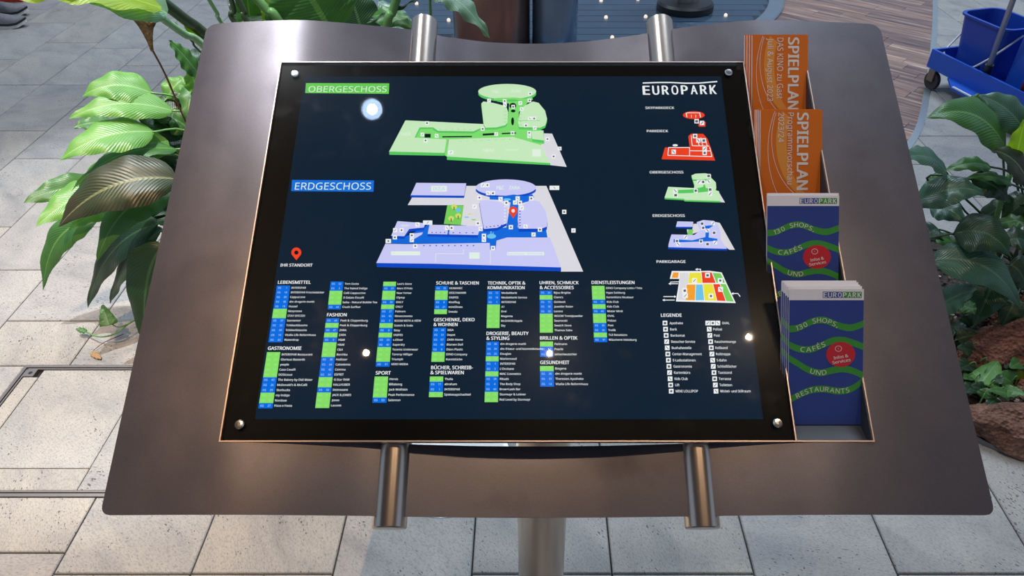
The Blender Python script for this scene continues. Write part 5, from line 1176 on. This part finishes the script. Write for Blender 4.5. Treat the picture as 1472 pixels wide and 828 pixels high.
# ------------------------------------------------------------------ standing person at upper left (only the shoes reach the picture)
ft = [(on_floor(42, 31), 'near'), (on_floor(44, 14), 'far')]
toe1, toe2 = on_floor(41, 38), on_floor(43, 22)
person = thing('person', 'person in dark trousers and grey sneakers standing at the upper left', 'person', (-3.85, 5.05, 0))
shoe_g = plain('shoe_grey', (.17, .17, .18), .8, var=.25, bscale=80); sole_w = plain('shoe_sole', (.62, .60, .56), .6); shoe_b = plain('shoe_black', (.015, .015, .016), .6); cloth_d = plain('trousers_dark', (.012, .012, .014), .9); skin_m = plain('skin', (.55, .33, .24), .5); hair_m = plain('hair', (.05, .03, .02), .7); shirt_m = plain('shirt_dark', (.03, .035, .05), .9)
def shoe(toe, ang):
    d = Vector((math.cos(ang), math.sin(ang), 0)); heel = toe - d * .30
    Ms = Matrix(((*d, 0), (-d.y, d.x, 0, 0), (0, 0, 1, 0), (0, 0, 0, 1))).transposed(); Ms.translation = heel
    def outline(k, s=1.0, lift=0):
        pts = []
        for x, w in ((0, .02), (.02, .033), (.07, .038), (.14, .036), (.20, .046), (.25, .044), (.285, .028), (.30, .010)): pts.append((x, w * s))
        up = [(x, y) for x, y in pts]; dn = [(x, -y) for x, y in reversed(pts)]; return up + dn
    mb = MB()
    o = outline(0); n = len(o)
    def toe_lift(x): return max(0, (x - .22)) ** 1.5 * 1.3
    secs = [[(x, y, 0 + toe_lift(x)) for x, y in o], [(x, y, .022 + toe_lift(x)) for x, y in o]]
    vs = [Ms @ Vector(p) for s in secs for p in s]; fs = [tuple(range(n))[::-1], tuple(range(n, 2 * n))] + [(i, (i + 1) % n, n + (i + 1) % n, n + i) for i in range(n)]
    mb.add(vs, fs); mb.build('sole', sole_w, person, smooth=False, label='off-white shoe sole')
    mb = MB(); H_ = lambda x: .105 if x < .08 else (.105 - (x - .08) * .33 if x < .26 else .045 - (x - .26) * .5)
    vs = []
    for f, hz in ((1.0, 0), (1.0, .35), (.82, .75), (.45, 1.0)):
        for x, y in o: vs.append(Ms @ Vector((x * (.97 if f < 1 else 1) + (.006 if f < 1 else 0), y * f, .021 + toe_lift(x) + (H_(x)) * hz * .85)))
    fs = [(a * n + i, a * n + (i + 1) % n, (a + 1) * n + (i + 1) % n, (a + 1) * n + i) for a in range(3) for i in range(n)] + [tuple(range(3 * n, 4 * n))]
    mb.add(vs, fs); mb.build('shoe', shoe_g, person, smooth=True, label='grey mesh sneaker')
    mb = MB(); vs = []
    for f, z in ((1.03, .020), (1.03, .034)):
        for x, y in o: vs.append(Ms @ Vector((x + (.002 if x > .2 else 0), y * f, z + toe_lift(x))))
    mb.add(vs, [(i, (i + 1) % n, n + (i + 1) % n, n + i) for i in range(n)]); mb.build('rubber_band', shoe_b, person)
    return heel + d * .07
h1, h2 = shoe(toe1, R(8)), shoe(toe2, R(4))
# one continuous body grown over a jointed skeleton
hip = (h1 + h2) / 2; hip.z = .92
sk = [(hip, .135), (hip + Vector((0, 0, .18)), .12), (hip + Vector((.0, 0, .38)), .135), (hip + Vector((.01, 0, .52)), .075), (hip + Vector((.02, 0, .60)), .055), (hip + Vector((.03, 0, .70)), .085), (hip + Vector((.035, 0, .79)), .075)]
ed = [(0, 1), (1, 2), (2, 3), (3, 4), (4, 5), (5, 6)]
for h, sgn in ((h1, -1), (h2, 1)):
    k = len(sk); sk += [(hip + Vector((0, .09 * sgn, -.06)), .095), (Vector((h.x + .03, h.y, .50)), .065), (Vector((h.x, h.y, .10)), .045)]; ed += [(0, k), (k, k + 1), (k + 1, k + 2)]
    k = len(sk); sh = hip + Vector((0, .19 * sgn, .47)); sk += [(sh, .055), (sh + Vector((.0, .06 * sgn, -.27)), .042), (sh + Vector((.10, .06 * sgn, -.48)), .030), (sh + Vector((.14, .05 * sgn, -.56)), .030)]; ed += [(2, k), (k, k + 1), (k + 1, k + 2), (k + 2, k + 3)]
    for fi in range(4):
        kk = len(sk); b0 = sh + Vector((.145, (.05 * sgn) + (fi - 1.5) * .018, -.59)); sk += [(b0, .009), (b0 + Vector((.012, 0, -.035)), .008), (b0 + Vector((.002, 0, -.065)), .007)]; ed += [(k + 3, kk), (kk, kk + 1), (kk + 1, kk + 2)]
    kk = len(sk); b0 = sh + Vector((.16, .05 * sgn - .045 * sgn, -.57)); sk += [(b0, .010), (b0 + Vector((.02, 0, -.035)), .009)]; ed += [(k + 3, kk), (kk, kk + 1)]
me = bpy.data.meshes.new('body'); me.from_pydata([tuple(p) for p, r in sk], ed, []); me.update()
body = bpy.data.objects.new('body', me); COL.objects.link(body); body.parent = person; body.matrix_parent_inverse = Matrix.Translation(-person.location)
md = body.modifiers.new('skin', 'SKIN'); me.skin_vertices.update() if False else None
for i, (p, r) in enumerate(sk): me.skin_vertices[0].data[i].radius = (r, r) if me.skin_vertices else (r, r)
me.skin_vertices[0].data[0].use_root = True
md.use_smooth_shade = True; ss = body.modifiers.new('sub', 'SUBSURF'); ss.levels = 1; ss.render_levels = 1
body.data.materials.append(cloth_d)
bag = thing('shopping_bag', 'bright red shopping bag on the floor beside the grey sneakers', 'bag', on_floor(18, 4) + Vector((0, 0, 0)))
pb = on_floor(12, 3)
MB().box(pb.x - .12, pb.x + .11, pb.y, pb.y + .12, .001, .30, bev=.01).build('bag_body', plain('bag_red', (.75, .03, .015), .5), bag)
MB().tube(spline([pb + Vector((-.06, .06, .30)), pb + Vector((-.03, .06, .42)), pb + Vector((.03, .06, .42)), pb + Vector((.06, .06, .30))], 5), .004, 6).build('bag_handle', plain('bag_handle', (.5, .02, .015), .6), bag, smooth=True)

# ------------------------------------------------------------------ ceiling with round lamps above and behind the viewer
ceil = MB().box(-7, 7, -6, 2.0, 5.56, 5.7).build('ceiling', plain('ceiling_brown_grey', (.22, .17, .15), .8)); ceil['kind'] = 'structure'
def ceiling_lamp(x, y, r, col, strength, power, target, angle, blend, label, lrad):
    t = thing('ceiling_lamp', label, 'lamp', (x, y, 5.56), 'round lamps in the ceiling')
    MB().lathe([(r * 1.35, 0), (r * 1.35, -.03), (r * 1.18, -.045), (r * 1.05, -.02), (r * 1.02, -.012)], (x, y, 5.56), 40).build('trim_ring', M['bright_steel'], t, smooth=True)
    if r > .05:
        MB().lathe([(r * .5, -.012), (r, -.012)], (x, y, 5.56), 32).build('lens', emit('lamp_lens', (.45, .62, 1.0), 16), t)
        MB().lathe([(.0001, -.014), (r * .5, -.014)], (x, y, 5.56), 32).build('led_core', emit('lamp_core', col, 120), t)
    else: MB().lathe([(.0001, -.012), (r, -.012)], (x, y, 5.56), 32).build('lens', emit('lamp_lens', col, strength), t)
    l = bpy.data.lights.new('lamp_light', 'SPOT'); l.energy = power; l.color = col; l.spot_size = R(angle); l.spot_blend = blend; l.shadow_soft_size = lrad
    o = bpy.data.objects.new('lamp_light', l); COL.objects.link(o); o.location = (x, y, 5.50); o.rotation_euler = (Vector(target) - Vector((x, y, 5.5))).to_track_quat('-Z', 'Y').to_euler()
ceiling_lamp(-1.197, 1.62, .075, (.88, .94, 1.0), 45, 1200, (-1.45, 2.35, 0), 30, .45, 'large cool white round ceiling lamp above the left plant', .03)
ceiling_lamp(-1.294, -.26, .025, (1.0, .64, .34), 300, 820, (-1.75, 1.15, 0), 36, .7, 'small warm ceiling lamp above left of the stand', .015)
ceiling_lamp(.153, -.26, .02, (1.0, .72, .46), 120, 80, (.1, .9, .4), 46, .8, 'small warm ceiling lamp above the middle of the stand', .012)
ceiling_lamp(1.715, -.13, .02, (1.0, .74, .50), 120, 110, (.7, .9, .6), 40, .8, 'small warm ceiling lamp above right of the stand', .012)
ceiling_lamp(-2.08, 1.55, .03, (1.0, .68, .42), 160, 330, (-2.3, 1.7, 0), 48, .8, 'small warm ceiling lamp left of the large cool one', .03)
